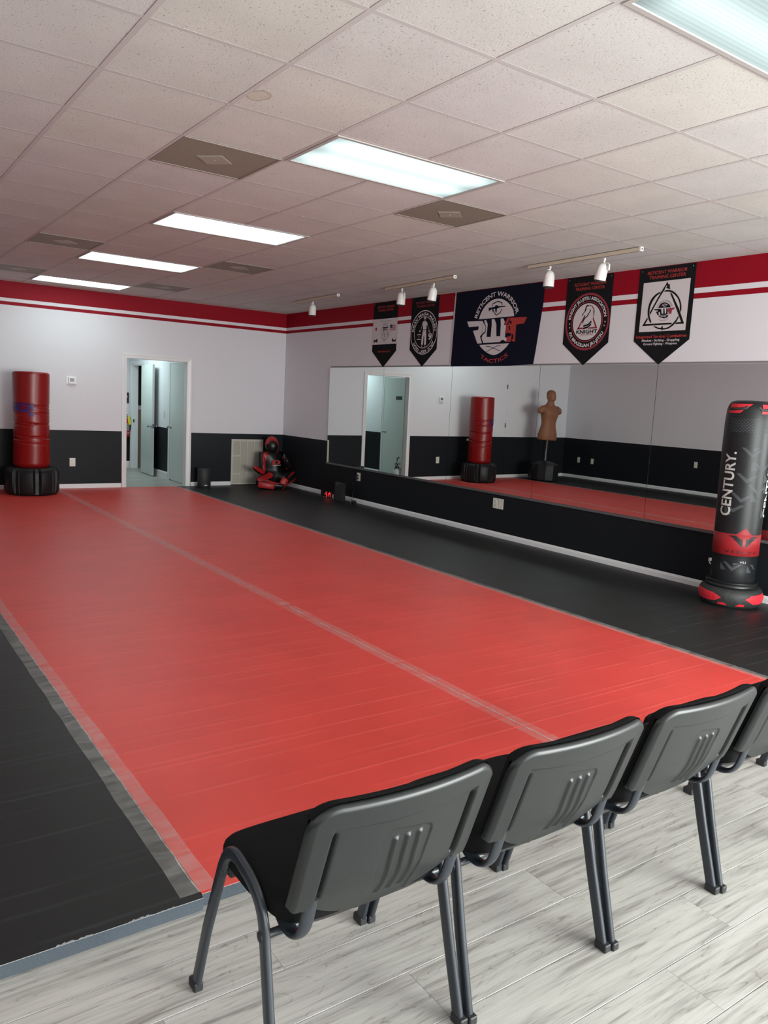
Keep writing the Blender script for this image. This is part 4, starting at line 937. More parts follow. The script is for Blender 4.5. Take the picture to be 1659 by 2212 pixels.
# black base with recessed vertical straps
n = 192; pr = [(.20, .372), (.27, .372), (.315, .362), (.340, .335), (.350, .300), (.352, .18), (.350, .06), (.335, .02), (.31, 0)]
vs = []; fs = []
for r, z in pr:
    for j in range(n):
        th = 2*math.pi*j/n; g_ = .5+.5*math.cos(th*8); rc = r-((.020 if g_ > .93 else 0 if g_ > .78 else .014 if g_ > .66 else .0) if z > .02 else 0) ; vs.append((rc*math.cos(th), rc*math.sin(th), z))
for i in range(len(pr)-1):
    for j in range(n): k = (j+1) % n; fs.append((i*n+j, i*n+k, (i+1)*n+k, (i+1)*n+j))
fs += [tuple(range(n)), tuple((len(pr)-1)*n+j for j in range(n))]
MB().add(vs, fs).build('base', M['baseblk'], t, smooth=35)

# ================================================================== TALL BRANDED BAG
BC = Vector((5.087, .402)); vd = (BC-Vector(CAM[:2])).normalized(); ang = math.atan2(-vd.y, -vd.x)
t = thing('freestanding_bag', 'tall black branded free-standing bag with red band, in front of the mirror on the right', 'punching bag', (BC.x, BC.y, MT), ang)
# local +X faces the viewer; side angle a>0 = viewer's right
body = [(.170, .165), (.174, .17), (.173, .30), (.172, .400), (.177, .418), (.1785, .43), (.179, .64), (.185, 1.0), (.189, 1.3), (.188, 1.50), (.181, 1.60), (.168, 1.640), (.150, 1.662), (.12, 1.672), (.0, 1.676)]
def BR(z):
    for (r0, z0), (r1, z1) in zip(body[:-1], body[1:]):
        if z0 <= z <= z1 and z1 > z0: return r0+(r1-r0)*(z-z0)/(z1-z0)
    return .17
MB().lathe(body, n=96).build('bag_body', M['bagblk'], t, smooth=40)
MB().lathe([(.195, .150), (.202, .155), (.204, .168), (.196, .180), (.201, .188), (.200, .198), (.182, .206), (.178, .200)], n=64).build('collar', M['blk'], t, smooth=50)
MB().lathe([(.19, .150), (.215, .148), (.235, .135), (.247, .11), (.250, .08), (.245, .045), (.232, .018), (.215, .0), (.0, .0)], n=64).build('base', M['nylonb'], t, smooth=50)
def wrap(a, z, r=None, off=.0015):
    """a = viewer-right arc length in metres from the centre line"""
    rr_ = (r if r else BR(z))+off; th = (a+.045)/rr_; return (rr_*math.cos(th), rr_*math.sin(th), z)
def wpoly(pts, m_, name, off=.0015, r=None, sub=None, prof=None):
    """pts polygon (a,z) gridded so that it hugs the cylinder"""
    bm = bmesh.new(); vv = [bm.verts.new((a, z, 0)) for a, z in pts]; f = bm.faces.new(vv)
    bmesh.ops.triangulate(bm, faces=[f], ngon_method='EAR_CLIP')
    for ax in (0, 1):
        lo = min(p[ax] for p in pts); hi = max(p[ax] for p in pts); step = .012; q = math.ceil(lo/step)*step
        while q < hi:
            co = [0, 0, 0]; no = [0, 0, 0]; co[ax] = q; no[ax] = 1
            bmesh.ops.bisect_plane(bm, geom=bm.verts[:]+bm.edges[:]+bm.faces[:], plane_co=co, plane_no=no); q += step
    mb = MB(); bm.verts.ensure_lookup_table()
    vs = [(prof(v.co.x, v.co.y) if prof else wrap(v.co.x, v.co.y, r, off)) for v in bm.verts]; bm.verts.index_update()
    fs = [tuple(v.index for v in f.verts) for f in bm.faces]; bm.free()
    return mb.add(vs, fs)
def wmulti(polys, m_, name, **k):
    mb = MB()
    for p_ in polys:
        q = wpoly(p_, m_, name, **k); mb.add(q.v, q.f)
    return mb.build(name, m_, t)
def wtext(body, a0, a1, z0, z1, m_, name, vert=False, bold=.02, off=.0030, shear=0):
    v, f = text_geo(body, bold, shear); W = max(p[0] for p in v); bm = bmesh.new(); vv = []
    for x, y in v:
        if vert: a = a0+(a1-a0)*(1-y) ; z = z0+(z1-z0)*x/W      # reads upwards
        else: a = a0+(a1-a0)*x/W; z = z0+(z1-z0)*y
        vv.append(bm.verts.new((a, z, 0)))
    for g_ in f:
        try: bm.faces.new([vv[i] for i in g_])
        except ValueError: pass
    q = min(a0, a1)
    while q < max(a0, a1)+.02:
        bmesh.ops.bisect_plane(bm, geom=bm.verts[:]+bm.edges[:]+bm.faces[:], plane_co=(q, 0, 0), plane_no=(1, 0, 0)); q += .010
    bm.verts.index_update(); out = [wrap(u.co.x, u.co.y, None, off) for u in bm.verts]; ff = [tuple(u.index for u in g_.verts) for g_ in bm.faces]; bm.free()
    return MB().add(out, ff).build(name, m_, t)
# red band with peak (rear closes round the cylinder)
zb0, zb1 = .424, .600
MB().lathe([(BR(zb0)+.0002, zb0), (BR(zb0)+.0016, zb0+.001), (BR(zb1)+.0016, zb1-.001), (BR(zb1)+.0002, zb1)], n=96).build('red_band', M['bagr'], t, smooth=60)
wmulti([[(-.055, zb1-.0015), (.075, zb1-.0015), (.015, zb1+.055)]], M['bagr'], 'band_peak', off=.0016)
PC = .01
wing = [(-.135, .610), (-.07, .612), (-.035, .590), (-.012, .585), (-.008, .590), (-.008, .515), (-.038, .545), (-.045, .543), (-.045, .553), (-.075, .575), (-.085, .577), (-.08, .585)]
wmulti([[(a*.88+PC, z-.022) for a, z in wing], [(-a*.88+PC+.012, z-.022) for a, z in wing[::-1]]], M['bagblk'], 'wing_emblem', off=.0030)
wtext('V E R S Y S', -.125, .130, .446, .468, M['bagblk'], 'brand_lettering', bold=.01)
wtext('VS.I', -.002, .046, .366, .384, M['bagw'], 'model_lettering', bold=.01)
wtext('CENTURY.', -.214, -.120, .742, 1.262, M['bagw'], 'upright_lettering', vert=True, bold=.022)
wtext('CENTURY.', .165, .255, .742, 1.262, M['bagw'], 'upright_lettering', vert=True, bold=.022)
# grey chevron and arrow print
ch = []
def chev(a, z, s=1, w_=.024): ch.append([(a-.085*s, z+.075*s), (a-.055*s, z+.075*s), (a, z+.03*s), (a+.055*s, z+.065*s), (a+.085*s, z+.062*s), (a, z-.003*s)])
def tri(a, z, s=1, fl=1): ch.append([(a, z), (a+.07*s*fl, z), (a, z+.085*s)])
for z, a in ((1.225, .0), (1.02, -.02), (.86, -.045), (1.11, .09), (.93, .075), (.775, -.10)): chev(a, z)
for z, a in ((1.03, .125), (1.12, -.0), (.94, .135), (.75, -.17), (.745, .135), (.87, .02)): tri(a, z, .9)
chev(-.055, .300, .9); tri(-.15, .300, .7); tri(.06, .290, .7); ch.append([(-.05, .365), (.0, .365), (-.052, .340)]); ch.append([(.085, .36), (.12, .355), (.145, .32), (.14, .31)])
ch.append([(.0, 1.30), (.06, 1.30), (.0, 1.27)])
tag(wmulti(ch, M['baggrey'], 'chevron_print', off=.0010), kind='stuff')
dots = []
for q in range(9):
    for k in range(22):
        a = -.19+k*.026+(q % 2)*.013; z = 1.425+q*.0125; dots.append([(a-.009, z), (a, z+.0055), (a+.009, z), (a, z-.0055)])
mbd = MB()
for d in dots: mbd.add([wrap(a, z, None, .0012) for a, z in d], [(0, 1, 2, 3)])
tag(mbd.build('diamond_print', M['baggrey'], t), kind='stuff')
# red nylon grips at the top with black straps
def topr(z):
    for (r0, z0), (r1, z1) in zip(body[:-1], body[1:]):
        if z0 <= z <= z1: return r0+(r1-r0)*(z-z0)/(z1-z0)
    return .12
def tp(a, z): r = topr(z)+.003; th = a/.18; return (r*math.cos(th), r*math.sin(th), z)
for a0 in (-.19, .085):
    wmulti([[(a0, 1.644), (a0+.20, 1.644), (a0+.165, 1.618), (a0, 1.612)], [(a0-.005, 1.598), (a0+.14, 1.598), (a0+.11, 1.572), (a0-.005, 1.570)]], M['nylonr'], 'red_grip_panel', prof=tp)
    pts = [tp(a0-.03, 1.620), tp(a0-.01, 1.602)] + [tuple(Vector(tp(a0+.02+k*.022, 1.600+.0009*k))*1.0+Vector((.006, 0, 0))) for k in range(6)] + [tp(a0+.165, 1.622)]
    MB().tube(pts, .004, 8, r2=.011, upv=(0, 0, 1)).build('carry_strap', M['nylonb'], t, smooth=50)
# red panels on the base
bp_ = [(.19, .150), (.215, .148), (.235, .135), (.247, .11), (.250, .08), (.245, .045), (.232, .018)][::-1]
def bprof(a, z):
    r = .232
    for (r0, z0), (r1, z1) in zip(bp_[:-1], bp_[1:]):
        if z0 <= z <= z1: r = r0+(r1-r0)*(z-z0)/(z1-z0)
    th = a/.245; r += .003; return (r*math.cos(th), r*math.sin(th), z)
wmulti([[(-.33, .125), (-.13, .112), (-.062, .082), (-.11, .050), (-.17, .040), (-.30, .045), (-.37, .085)], [(.115, .085), (.17, .115), (.33, .125), (.37, .085), (.30, .04), (.19, .042)],
        [(-.085, .042), (-.04, .044), (-.015, .022), (-.10, .022)], [(.07, .044), (.115, .040), (.12, .022), (.045, .022)]], M['nylonr'], 'red_base_panel', prof=bprof)

# ================================================================== TAN TORSO DUMMY (seen in the mirror)
t = thing('torso_dummy', 'tan rubber male torso training dummy on a black pedestal, seen in the mirror', 'training dummy', (-.47, 8.40, MT+.010), 0); t.rotation_euler = (R(1.2), R(-1.4), R(8))
# faces -Y. sections: (z, half width, half depth, y offset)
sec = [(.835, .205, .138, 0), (.85, .213, .148, 0), (.95, .207, .145, 0), (1.05, .180, .128, .0), (1.14, .158, .112, .0), (1.20, .156, .108, 0), (1.30, .176, .122, -.005), (1.38, .198, .138, -.01), (1.44, .212, .134, -.005), (1.49, .205, .112, .005), (1.525, .165, .092, .01), (1.555, .112, .078, .01), (1.58, .080, .070, .005), (1.62, .066, .068, -.005)]
n = 40; mb = MB(); vs = []; fs = []
for z, a, b, yo in sec:
    for j in range(n):
        th = 2*math.pi*j/n; c_, s_ = math.cos(th), math.sin(th); e_ = 2/2.5
        x = a*abs(c_)**e_*(1 if c_ > 0 else -1); y = b*abs(s_)**e_*(1 if s_ > 0 else -1)+yo
        if y < 0:   # chest and belly relief
            if 1.30 < z < 1.47: y -= .018*math.exp(-((abs(x)-.085)/.06)**2)*math.exp(-((z-1.40)/.05)**2)
            if .95 < z < 1.32: y += .008*math.exp(-(x/.012)**2)
        vs.append((x, y, z))
for i in range(len(sec)-1):
    for j in range(n): k = (j+1) % n; fs.append((i*n+j, i*n+k, (i+1)*n+k, (i+1)*n+j))
fs += [tuple(range(n-1, -1, -1))]
base_top = (len(sec)-1)*n
# head: rings continuing the neck, with brow, nose, chin
hd = [(1.640, .058, .066, .0), (1.655, .064, .080, -.014), (1.675, .070, .090, -.012), (1.70, .076, .094, -.006), (1.73, .080, .098, 0), (1.76, .081, .100, .002), (1.79, .079, .098, .004), (1.82, .070, .088, .006), (1.845, .052, .066, .006), (1.86, .028, .036, .006), (1.865, .005, .006, .006)]
for z, a, b, yo in hd:
    for j in range(n):
        th = 2*math.pi*j/n; x = a*math.cos(th); y = b*math.sin(th)+yo
        if y < yo:
            y -= .020*math.exp(-(x/.011)**2)*math.exp(-((z-1.715)/.018)**2)          # nose
            y += .010*math.exp(-((abs(x)-.030)/.014)**2)*math.exp(-((z-1.745)/.012)**2)  # eye sockets
            y -= .006*math.exp(-(x/.04)**2)*math.exp(-((z-1.767)/.010)**2)           # brow
            y += .005*math.exp(-(x/.022)**2)*math.exp(-((z-1.683)/.005)**2)          # mouth
        tw = R(-30)*max(0, min(1, (z-1.60)/.06)); x, y = x*math.cos(tw)-y*math.sin(tw), x*math.sin(tw)+y*math.cos(tw)   # head turned
        vs.append((x, y, z))
rows_ = len(sec)+len(hd)
for i in range(len(sec)-1, rows_-1):
    for j in range(n): k = (j+1) % n; fs.append((i*n+j, i*n+k, (i+1)*n+k, (i+1)*n+j))
fs.append(tuple((rows_-1)*n+j for j in range(n)))
mb.add(vs, fs)
for s in (-1, 1):   # shoulder stumps and ears, rooted inside the torso
    mb.tube([(s*.12, 0, 1.46), (s*.18, 0, 1.465), (s*.222, .0, 1.445), (s*.245, 0, 1.405), (s*.250, 0, 1.375)], .074, 20, radii=[.9, 1.05, 1.0, .82, .45])
    mb.tube([(s*.076, .008, 1.705), (s*.086, .010, 1.725), (s*.087, .012, 1.750), (s*.078, .006, 1.765)], .010, 8, radii=[.5, 1, 1.1, .5])
o = mb.build('torso', M['skin'], t, smooth=60)
MB().lathe([(.075, .33), (.060, .36), (.055, .50), (.056, .70), (.062, .84)], n=24).build('pole', M['blk'], t, smooth=40)
MB().lathe([(.30, 0), (.315, .02), (.315, .30), (.305, .33), (.27, .345), (.12, .395), (.085, .40), (.0, .40)], n=12).build('base', M['baseblk'], t, smooth=25)

# ================================================================== SITTING GRAPPLING DUMMY
gd = thing('grappling_dummy', 'black and red leather grappling dummy sitting cross-legged in the back corner', 'training dummy', (5.0, 8.62, MT))
def skinned(name, chains, m_, parent, sub=2):
    """chains: list of [(x,y,z,r),...]; a point equal to an earlier one is welded"""
    vs = []; es = []; rs = []; key = {}
    def vid(p):
        k = tuple(round(q, 4) for q in p[:3])
        if k not in key: key[k] = len(vs); vs.append(p[:3]); rs.append(p[3])
        return key[k]
    for c_ in chains:
        ids = [vid(p) for p in c_]
        es += [(a, b) for a, b in zip(ids[:-1], ids[1:])]
    me = bpy.data.meshes.new(name); me.from_pydata(vs, es, []); o = bpy.data.objects.new(name, me); COL.objects.link(o)
    sk = o.modifiers.new('s', 'SKIN'); 
    lay = me.skin_vertices[0] if me.skin_vertices else None
    if lay is None:
        bm = bmesh.new(); bm.from_mesh(me); bm.verts.layers.skin.verify(); bm.to_mesh(me); bm.free(); lay = me.skin_vertices[0]
    for i, r in enumerate(rs): lay.data[i].radius = (r, r); lay.data[i].use_root = (i == 0)
    sk.use_smooth_shade = True
    sb = o.modifiers.new('u', 'SUBSURF'); sb.levels = sub; sb.render_levels = sub
    bpy.context.view_layer.update(); dg = bpy.context.evaluated_depsgraph_get()
    m2 = bpy.data.meshes.new_from_object(o.evaluated_get(dg)); bpy.data.objects.remove(o)
    for mm in (m_ if isinstance(m_, (list, tuple)) else [m_]): m2.materials.append(mm)
    m2.polygons.foreach_set('use_smooth', [True]*len(m2.polygons))
    o = bpy.data.objects.new(name, m2); COL.objects.link(o)
    if parent: o.parent = parent
    return o
# local coords (x right along the back wall, y to the wall, z up from the mat)
pel = (.02, .08, .14, .13); bel = (.03, .10, .28, .13); che = (.03, .13, .45, .15); nec = (.02, .12, .58, .085); hea = (.0, .09, .66, .075); hto = (-.002, .09, .72, .070)
shl = (-.17, .10, .53, .068); ell = (-.20, -.02, .24, .055); wrl = (-.37, -.10, .33, .045); hal = (-.43, -.13, .36, .030)
shr = (.24, .12, .53, .072); elr = (.30, -.0, .30, .060); wrr = (.20, -.10, .42, .045); har = (.19, -.12, .49, .035)
hil = (-.08, .03, .13, .10); knl = (-.36, -.16, .115, .085); anl = (-.10, -.30, .065, .055); fol = (.05, -.34, .055, .045)
hir = (.13, .03, .13, .10); knr = (.39, -.04, .20, .090); anr = (.10, -.26, .10, .055); for_ = (-.03, -.34, .05, .045)
body_ = skinned('body', [[pel, bel, che, nec, hea, hto], [che, shl, ell, wrl, hal], [che, shr, elr, wrr, har], [pel, hil, knl, anl, fol], [pel, hir, knr, anr, for_]], [M['leather'], M['leatherr']], gd, 3)
# red leather panels: faces near these guide paths
def lerp(a, b, k): return tuple(a[i]+(b[i]-a[i])*k for i in range(3))
guides = [(shl, ell, (.03, -.07, .0), .045), (ell, hal, (.0, -.05, .02), .045), (shr, elr, (.07, -.02, .0), .042), (shr, elr, (-.075, -.04, .02), .026), (hil, knl, (0, -.06, .07), .055),
          (knl, anl, (.02, -.05, .07), .042), (knr, anr, (-.02, -.02, .08), .026), (knr, anr, (.0, -.06, -.04), .030), (che, shl, (0, -.05, .09), .03), (che, shr, (0, -.03, .10), .030)]
guides += [((-.30, -.16, .12), (.12, -.13, .13), (0, -.02, .06), .060)]
segs = [(Vector(a[:3])+Vector(o_), Vector(b[:3])+Vector(o_), r) for a, b, o_, r in guides]
for f in body_.data.polygons:
    c_ = f.center
    for a, b, r in segs:
        d_ = b-a; k = max(0, min(1, (c_-a).dot(d_)/d_.length_squared))
        if (c_-(a+d_*k)).length < r: f.material_index = 1; break
# red hood band around the dark face
mb = MB(); n = 40; vs = []; fs = []; mm_ = []
for i in range(25):
    ph = math.pi*i/24
    for j in range(n): th = 2*math.pi*j/n; vs.append((-.002+.113*math.sin(ph)*math.cos(th), .075+.112*math.sin(ph)*math.sin(th), .705+.140*math.cos(ph)+(.02*math.sin(th)*math.sin(ph) if math.sin(th) < 0 else 0)))
for i in range(24):
    for j in range(n):
        k = (j+1) % n; q = [vs[a_] for a_ in (i*n+j, i*n+k, (i+1)*n+k, (i+1)*n+j)]; cx = sum(p[0] for p in q)/4; cy2 = sum(p[1] for p in q)/4; cz = sum(p[2] for p in q)/4
        inside = ((cx+.022)/.088)**2+((cz-.675)/.108)**2 < 1 and cy2 < .08
        red = (cz > .70 or cx > .045) and not inside and cz > .60
        mb.add([q[0], q[1], q[2], q[3]], [(0, 1, 2, 3)], 1 if red else 0)
mb.build('hooded_head', [M['leather'], M['leatherr']], gd, smooth=60)
# soles, cuff, chest badge
MB().box(-.135, .135, -.05, .05, -.045, .045, bev=.015).xf(Matrix.Translation((-.27, -.30, .070)) @ Matrix.Rotation(R(-22), 4, 'Z') @ Matrix.Rotation(R(6), 4, 'Y')).build('foot_band', M['leatherr'], gd, smooth=50)
MB().box(-.055, .055, -.045, .045, -.09, .09, bev=.018).xf(Matrix.Translation((.03, -.31, .105)) @ Matrix.Rotation(R(-15), 4, 'Z') @ Matrix.Rotation(R(28), 4, 'Y')).build('ankle_cuff', M['leatherr'], gd, smooth=50)
v, f = text_geo('D', .05); W = max(p[0] for p in v)
MB().add([(-.045+x/W*.155, -.047-.0, .385+y*.075) for x, y in v], f).build('chest_badge', M['leatherr'], gd)
MB().add([(-.035, -.048, .362), (.115, -.048, .372), (.115, -.048, .378), (-.035, -.048, .370)], [(0, 1, 2, 3)]).build('badge_underline', M['cwhite'], gd)
MB().tube([(.40, .12, .03), (.46, .10, .06), (.47, .14, .11)], .03, 10, r2=.018).build('strap_end', M['leatherr'], gd, smooth=60)

# ================================================================== LED CLOCK, SPEAKERS, SMALL THINGS
t = thing('digital_clock', 'black LED timer with red digits standing on the mat under the mirrors', 'clock', (5.265, 7.20, MT), R(-90))
# local: faces -Y -> world -X
pts = [(-.245, -.02), (-.16, -.045), (0, -.052), (.16, -.045), (.245, -.02)]
mb = MB(); n = len(pts); back = [(x, .02) for x, _ in pts]
poly = pts+back[::-1]; N = len(poly)
mb.add([(x, y, 0.0) for x, y in poly]+[(x, y, .105) for x, y in poly], [tuple(range(N-1, -1, -1)), tuple(range(N, 2*N))]+[(i, (i+1) % N, N+(i+1) % N, N+i) for i in range(N)])
mb.build('case', M['blk'], t)
MB().tube([(x, y-.002, .004) for x, y in pts], .003, 6).build('front_lip', M['lcd'], t)
def seg7(mb, x, z, s, on, w_=.008):
    h = s/2; wd = s*.5; S_ = dict(a=((0, s), (wd, s)), b=((wd, s), (wd, h)), c=((wd, h), (wd, 0)), d=((0, 0), (wd, 0)), e=((0, 0), (0, h)), f=((0, h), (0, s)), g=((0, h), (wd, h)))
    for k in on:
        (x0, z0), (x1, z1) = S_[k]; g_ = .004
        if z0 == z1: mb.box(x+x0+g_, x+x1-g_, -.056, -.054, z+z0-w_/2, z+z0+w_/2)
        else: mb.box(x+x0-w_/2, x+x0+w_/2, -.056, -.054, z+min(z0, z1)+g_, z+max(z0, z1)-g_)
mb = MB(); mb.box(-.068, -.048, -.056, -.054, .046, .054); seg7(mb, -.030, .022, .062, 'afgcd'); seg7(mb, .020, .022, .062, 'bc'); seg7(mb, .068, .022, .062, 'abcf'); mb.build('digits', M['led'], t)
MB().box(.168, .176, -.054, -.044, .02, .034).box(.168, .176, -.054, -.044, .04, .05).box(.168, .176, -.054, -.044, .056, .07).build('status_lights', M['ledw'], t)

t = thing('speaker', 'tall black speaker box on the mat beside the LED timer', 'speaker', (5.182, 6.775, MT))
MB().box(-.035, .035, -.105, .105, 0, .285, bev=.008).build('cabinet', M['blk'], t)
boxo('front_grille', M['dark'], t, -.039, -.035, -.095, .095, .01, .275); boxo('badge', M['cgrey'], t, -.0405, -.039, .00, .035, .245, .256); boxo('side_strip', M['blk'], t, -.034, .020, -.108, -.104, .01, .275)
t = thing('speaker', 'small black upright speaker on the mat to the right of the doorway', 'speaker', (3.875, 8.83, MT))
MB().lathe([(.10, 0), (.108, .01), (.108, .30), (.10, .31), (.09, .305), (.0, .305)], n=28, sy=.8).build('cabinet', M['dark'], t, smooth=40)
boxo('badge', M['cwhite'], t, -.03, .02, -.0895, -.085, .03, .045)
# plugs and cord at the wall
t = thing('wall_plug_cords', 'black plugs and cords hanging from the outlet above the speaker', 'power_cord', (XR, 6.566, .43))
boxo('plug', M['blk'], t, -.035, -.009, -.008, .024, .010, .036, bev=.004); boxo('plug', M['blk'], t, -.040, -.009, -.008, .028, -.034, -.006, bev=.004)
MB().tube([(-.035, .01, .015), (-.045, .03, -.02), (-.03, .04, -.09), (-.02, .09, -.11), (-.015, .15, -.12)], .003, 6).tube([(-.03, .02, -.03), (-.035, .06, -.10), (-.02, .09, -.20), (-.03, .11, -.32), (-.05, .09, -.375)], .003, 6).build('cable', M['blk'], t, smooth=60)
t = thing('power_adapter', 'small dark power adapter with grey end lying by the baseboard near the speaker', 'adapter', (5.27, 6.53, MT))
MB().box(-.03, .02, -.05, .02, 0, .035, bev=.006).build('block', M['blk'], t); MB().box(-.028, .012, .03, .055, .0, .05, bev=.004).build('grey_end', M['lcd'], t)
MB().tube([(-.02, -.05, .02), (-.04, -.08, .012), (-.01, -.10, .02), (.0, -.06, .045), (-.02, .02, .045)], .004, 6).build('cable', M['blk'], t, smooth=60)
# white plug beside the branded bag
t = thing('plug', 'white plug with cord low on the wall left of the tall branded bag', 'plug', (XR-.008, .775, .318))
MB().box(-.03, 0, -.012, .012, -.014, .014, bev=.004).build('plug_body', M['trim'], t); MB().tube([(-.03, 0, 0), (-.040, .0, -.004), (-.043, -.01, -.02), (-.035, -.02, -.04)], .004, 6).build('cable', M['trim'], t, smooth=60)
# wall bumper seen in the mirror left of the red bag
t = thing('door_stop', 'small white wall bumper on the back wall behind the red bag, seen in the mirror', 'door stop', (1.13, YB, .835))
MB().lathe([(.028, 0), (.028, .008), (.018, .018), (0, .02)], n=18).xf(Matrix.Rotation(R(90), 4, 'X')).build('bumper', M['trim'], t, smooth=40)

# hallway things
t = thing('restroom_sign', 'black sign with a white figure on the hallway end wall', 'sign', (3.722, HE, 1.37))
MB().box(-.062, .062, -.006, 0, -.105, .105, bev=.003).build('panel', M['blk'], t)
mb = MB()
def flat(pts): mb.add([(x, -.0072, z) for x, z in pts], [tuple(range(len(pts)))])
flat([(.012*math.cos(R(30*i)), .070+.012*math.sin(R(30*i))) for i in range(12)])
flat([(-.028, .052), (.028, .052), (.033, .0), (.022, .0), (.019, .032), (.017, -.045), (.003, -.045), (0, -.0), (-.003, -.045), (-.017, -.045), (-.019, .032), (-.022, 0), (-.033, 0)])
mb.build('figure_symbol', M['cwhite'], t, tri=True)
MB().box(-.040, .040, -.0074, -.0066, -.084, -.076).build('braille_strip', M['cgrey'], t)
t = thing('fire_extinguisher', 'red fire extinguisher with yellow tag hanging on the hallway end wall', 'fire extinguisher', (3.712, HE-.075, .62))
MB().lathe([(.055, 0), (.062, .008), (.064, .03), (.064, .29), (.055, .325), (.030, .35), (.020, .365)], n=24).build('cylinder', M['extred'], t, smooth=40)
MB().lathe([(.0645, .12), (.0650, .121), (.0650, .26), (.0645, .261)], n=24).build('label_band', M['cgrey'], t); MB().lathe([(.0655, .06), (.0655, .085)], n=10).build('label_dot', M['cwhite'], t)
MB().lathe([(.018, .36), (.020, .40), (.010, .41), (0, .41)], n=14).build('valve', M['chrome'], t, smooth=40)
MB().tube([(0, .01, .41), (0, -.05, .43), (0, -.09, .42)], .008, 6).tube([(0, .01, .40), (0, -.05, .395), (0, -.085, .385)], .007, 6).build('handle', M['blk'], t, smooth=50)
MB().tube([(.02, 0, .39), (.07, -.01, .37), (.08, -.02, .25), (.07, -.03, .12)], .009, 8).build('hose', M['blk'], t, smooth=50)
MB().add([(.01, -.075, .40), (.045, -.08, .395), (.075, -.078, .24), (.03, -.078, .23), (.012, -.076, .30)], [(0, 1, 2, 3, 4)]).build('inspection_tag', M['yellow'], t)
boxo('wall_hook', M['dark'], t, -.02, .02, .06, .075, .33, .40)
t = thing('pump_sprayer', 'white pump sprayer with black wand just inside the hallway, seen in the mirror', 'sprayer', (2.66, 9.30, 0), R(20))
MB().lathe([(.07, 0), (.085, .01), (.088, .05), (.085, .19), (.06, .235), (.035, .25)], n=24).build('tank', M['jug'], t, smooth=40)
MB().lathe([(.036, .245), (.040, .25), (.038, .28), (.012, .29), (.012, .33)], n=16).tube([(-.06, 0, .335), (.06, 0, .335)], .010, 8).build('pump_handle', M['blk'], t, smooth=40)
MB().tube([(.08, .03, .05), (.06, -.02, .22), (.02, -.02, .38), (.0, -.02, .46)], .008, 8).tube([(-.02, -.02, .47), (.03, -.02, .43)], .016, 8).build('wand', M['blk'], t, smooth=50)
MB().tube([(-.03, 0, .26), (-.10, .0, .22), (-.115, .0, .10), (-.09, .02, .03), (-.02, .09, .02)], .006, 8).build('hose', M['blk'], t, smooth=50)

# ================================================================== CHAIRS
CH = thing('stacking_chair', 'x', 'chair', (0, 0, 0))
def ss(e0, e1, x): k = max(0, min(1, (x-e0)/(e1-e0))); return k*k*(3-2*k)
ZT = .757; W_ = .244
def ztop(x): return ZT+.016*(abs(x)/.236)**2*0+.008*math.cos(abs(x)/.236*math.pi)
def outline(x):
    """bottom and top of the backrest outline in column x"""
    ax = abs(x)
    zb = .406+.077*(ax/.192)**2.1 if ax < .192 else .483
    if ax > .230: zb = .483+.014*((ax-.230)/.014)**2
    rc = .062; tz = ZT+.010*(1-(ax/W_)**2)*-0.4
    if ax > W_-rc: d = (ax-(W_-rc))/rc; tz = tz-rc*(1-math.sqrt(max(0, 1-min(1, d)**2)))
    return zb, tz
def yspine(x, z):
    """mid surface of the back (local y, chair origin at floor centre); leans back, dished"""
    b = -.185-(z-.40)*.335
    return b-.026*(1-(x/W_)**2)*ss(.38, .55, z)+.010*(1-ss(.40, .52, z))
def relief(x, z):
    """how far the rear face stands out (towards -y)"""
    ax = abs(x); h = 0
    zb, tz = outline(x); rimt = tz-z; rims = W_-ax
    ed = min(rimt, rims)
    h += .012*math.sqrt(max(0, min(1, ed/.012)))-.012                           # rounded outer edge
    # raised border: sides 50 mm, top until the curved crease
    crease = .700-.013*math.cos(x/.19*1.5)
    side = ss(.184, .194, ax)
    top = ss(crease-.004, crease+.004, z)
    h += .007*max(side, top)
    if .500 < z < .690: h -= .016*math.exp(-((ax-.184)/.0055)**2)*ss(.50, .512, z)*(1-ss(.678, .690, z))   # slots that take the bars
    # lower lobe thins to its rim
    # centre panel inset with three ribs
    px = ss(.062, .058, 0)*0
    bow = .010*math.sin((z-.43)/.19*math.pi)
    lim = .058+.008*(z-.40)/.24; dx_ = abs(x-.010-.010*(1-ss(.41, .58, z)))-(lim-.020); dz_ = z-(.646-.020)+.15*(x-.010)
    dd = math.hypot(max(dx_, 0), max(dz_, 0)) if max(dx_, dz_) > 0 else 0
    h -= .0034*(1-ss(.0175, .0215, dd)); h -= .0030*math.exp(-((dd-.0205)/.0016)**2)
    for rx in (-.033, 0, .033):
        if .442 < z < .634:
            e_ = ss(.442, .454, z)*(1-ss(.622, .634, z))
            q_ = (x-.010-rx-.004*math.sin((z-.42)/.21*3.14)-.012*(1-ss(.43, .58, z)))/.0105; h += (.0070*(1-q_*q_)**1.3 if abs(q_) < 1 else 0)*e_
    return h
nx, nz = 220, 120
xs_ = [.236*math.sin(math.pi/2*(2*i/(nx)-1)) if False else W_*(2*i/nx-1) for i in range(nx+1)]
vs = []; fs = []
for x in xs_:
    zb, tz = outline(x)
    for k in range(nz+1):
        z = zb+(tz-zb)*k/nz; vs.append((x, yspine(x, z)-.010-relief(x, z), z))
N1 = len(vs)
for x in xs_:      # inner face of the shell
    zb, tz = outline(x)
    for k in range(nz+1):
        z = zb+(tz-zb)*k/nz; vs.append((x, yspine(x, z)+.004, z))
g_ = lambda i, k: i*(nz+1)+k
for i in range(nx):
    for k in range(nz):
        fs.append((g_(i, k), g_(i, k+1), g_(i+1, k+1), g_(i+1, k)))
for i in range(nx):
    for k in (0, nz): fs.append((g_(i, k), g_(i+1, k), N1+g_(i+1, k), N1+g_(i, k)))
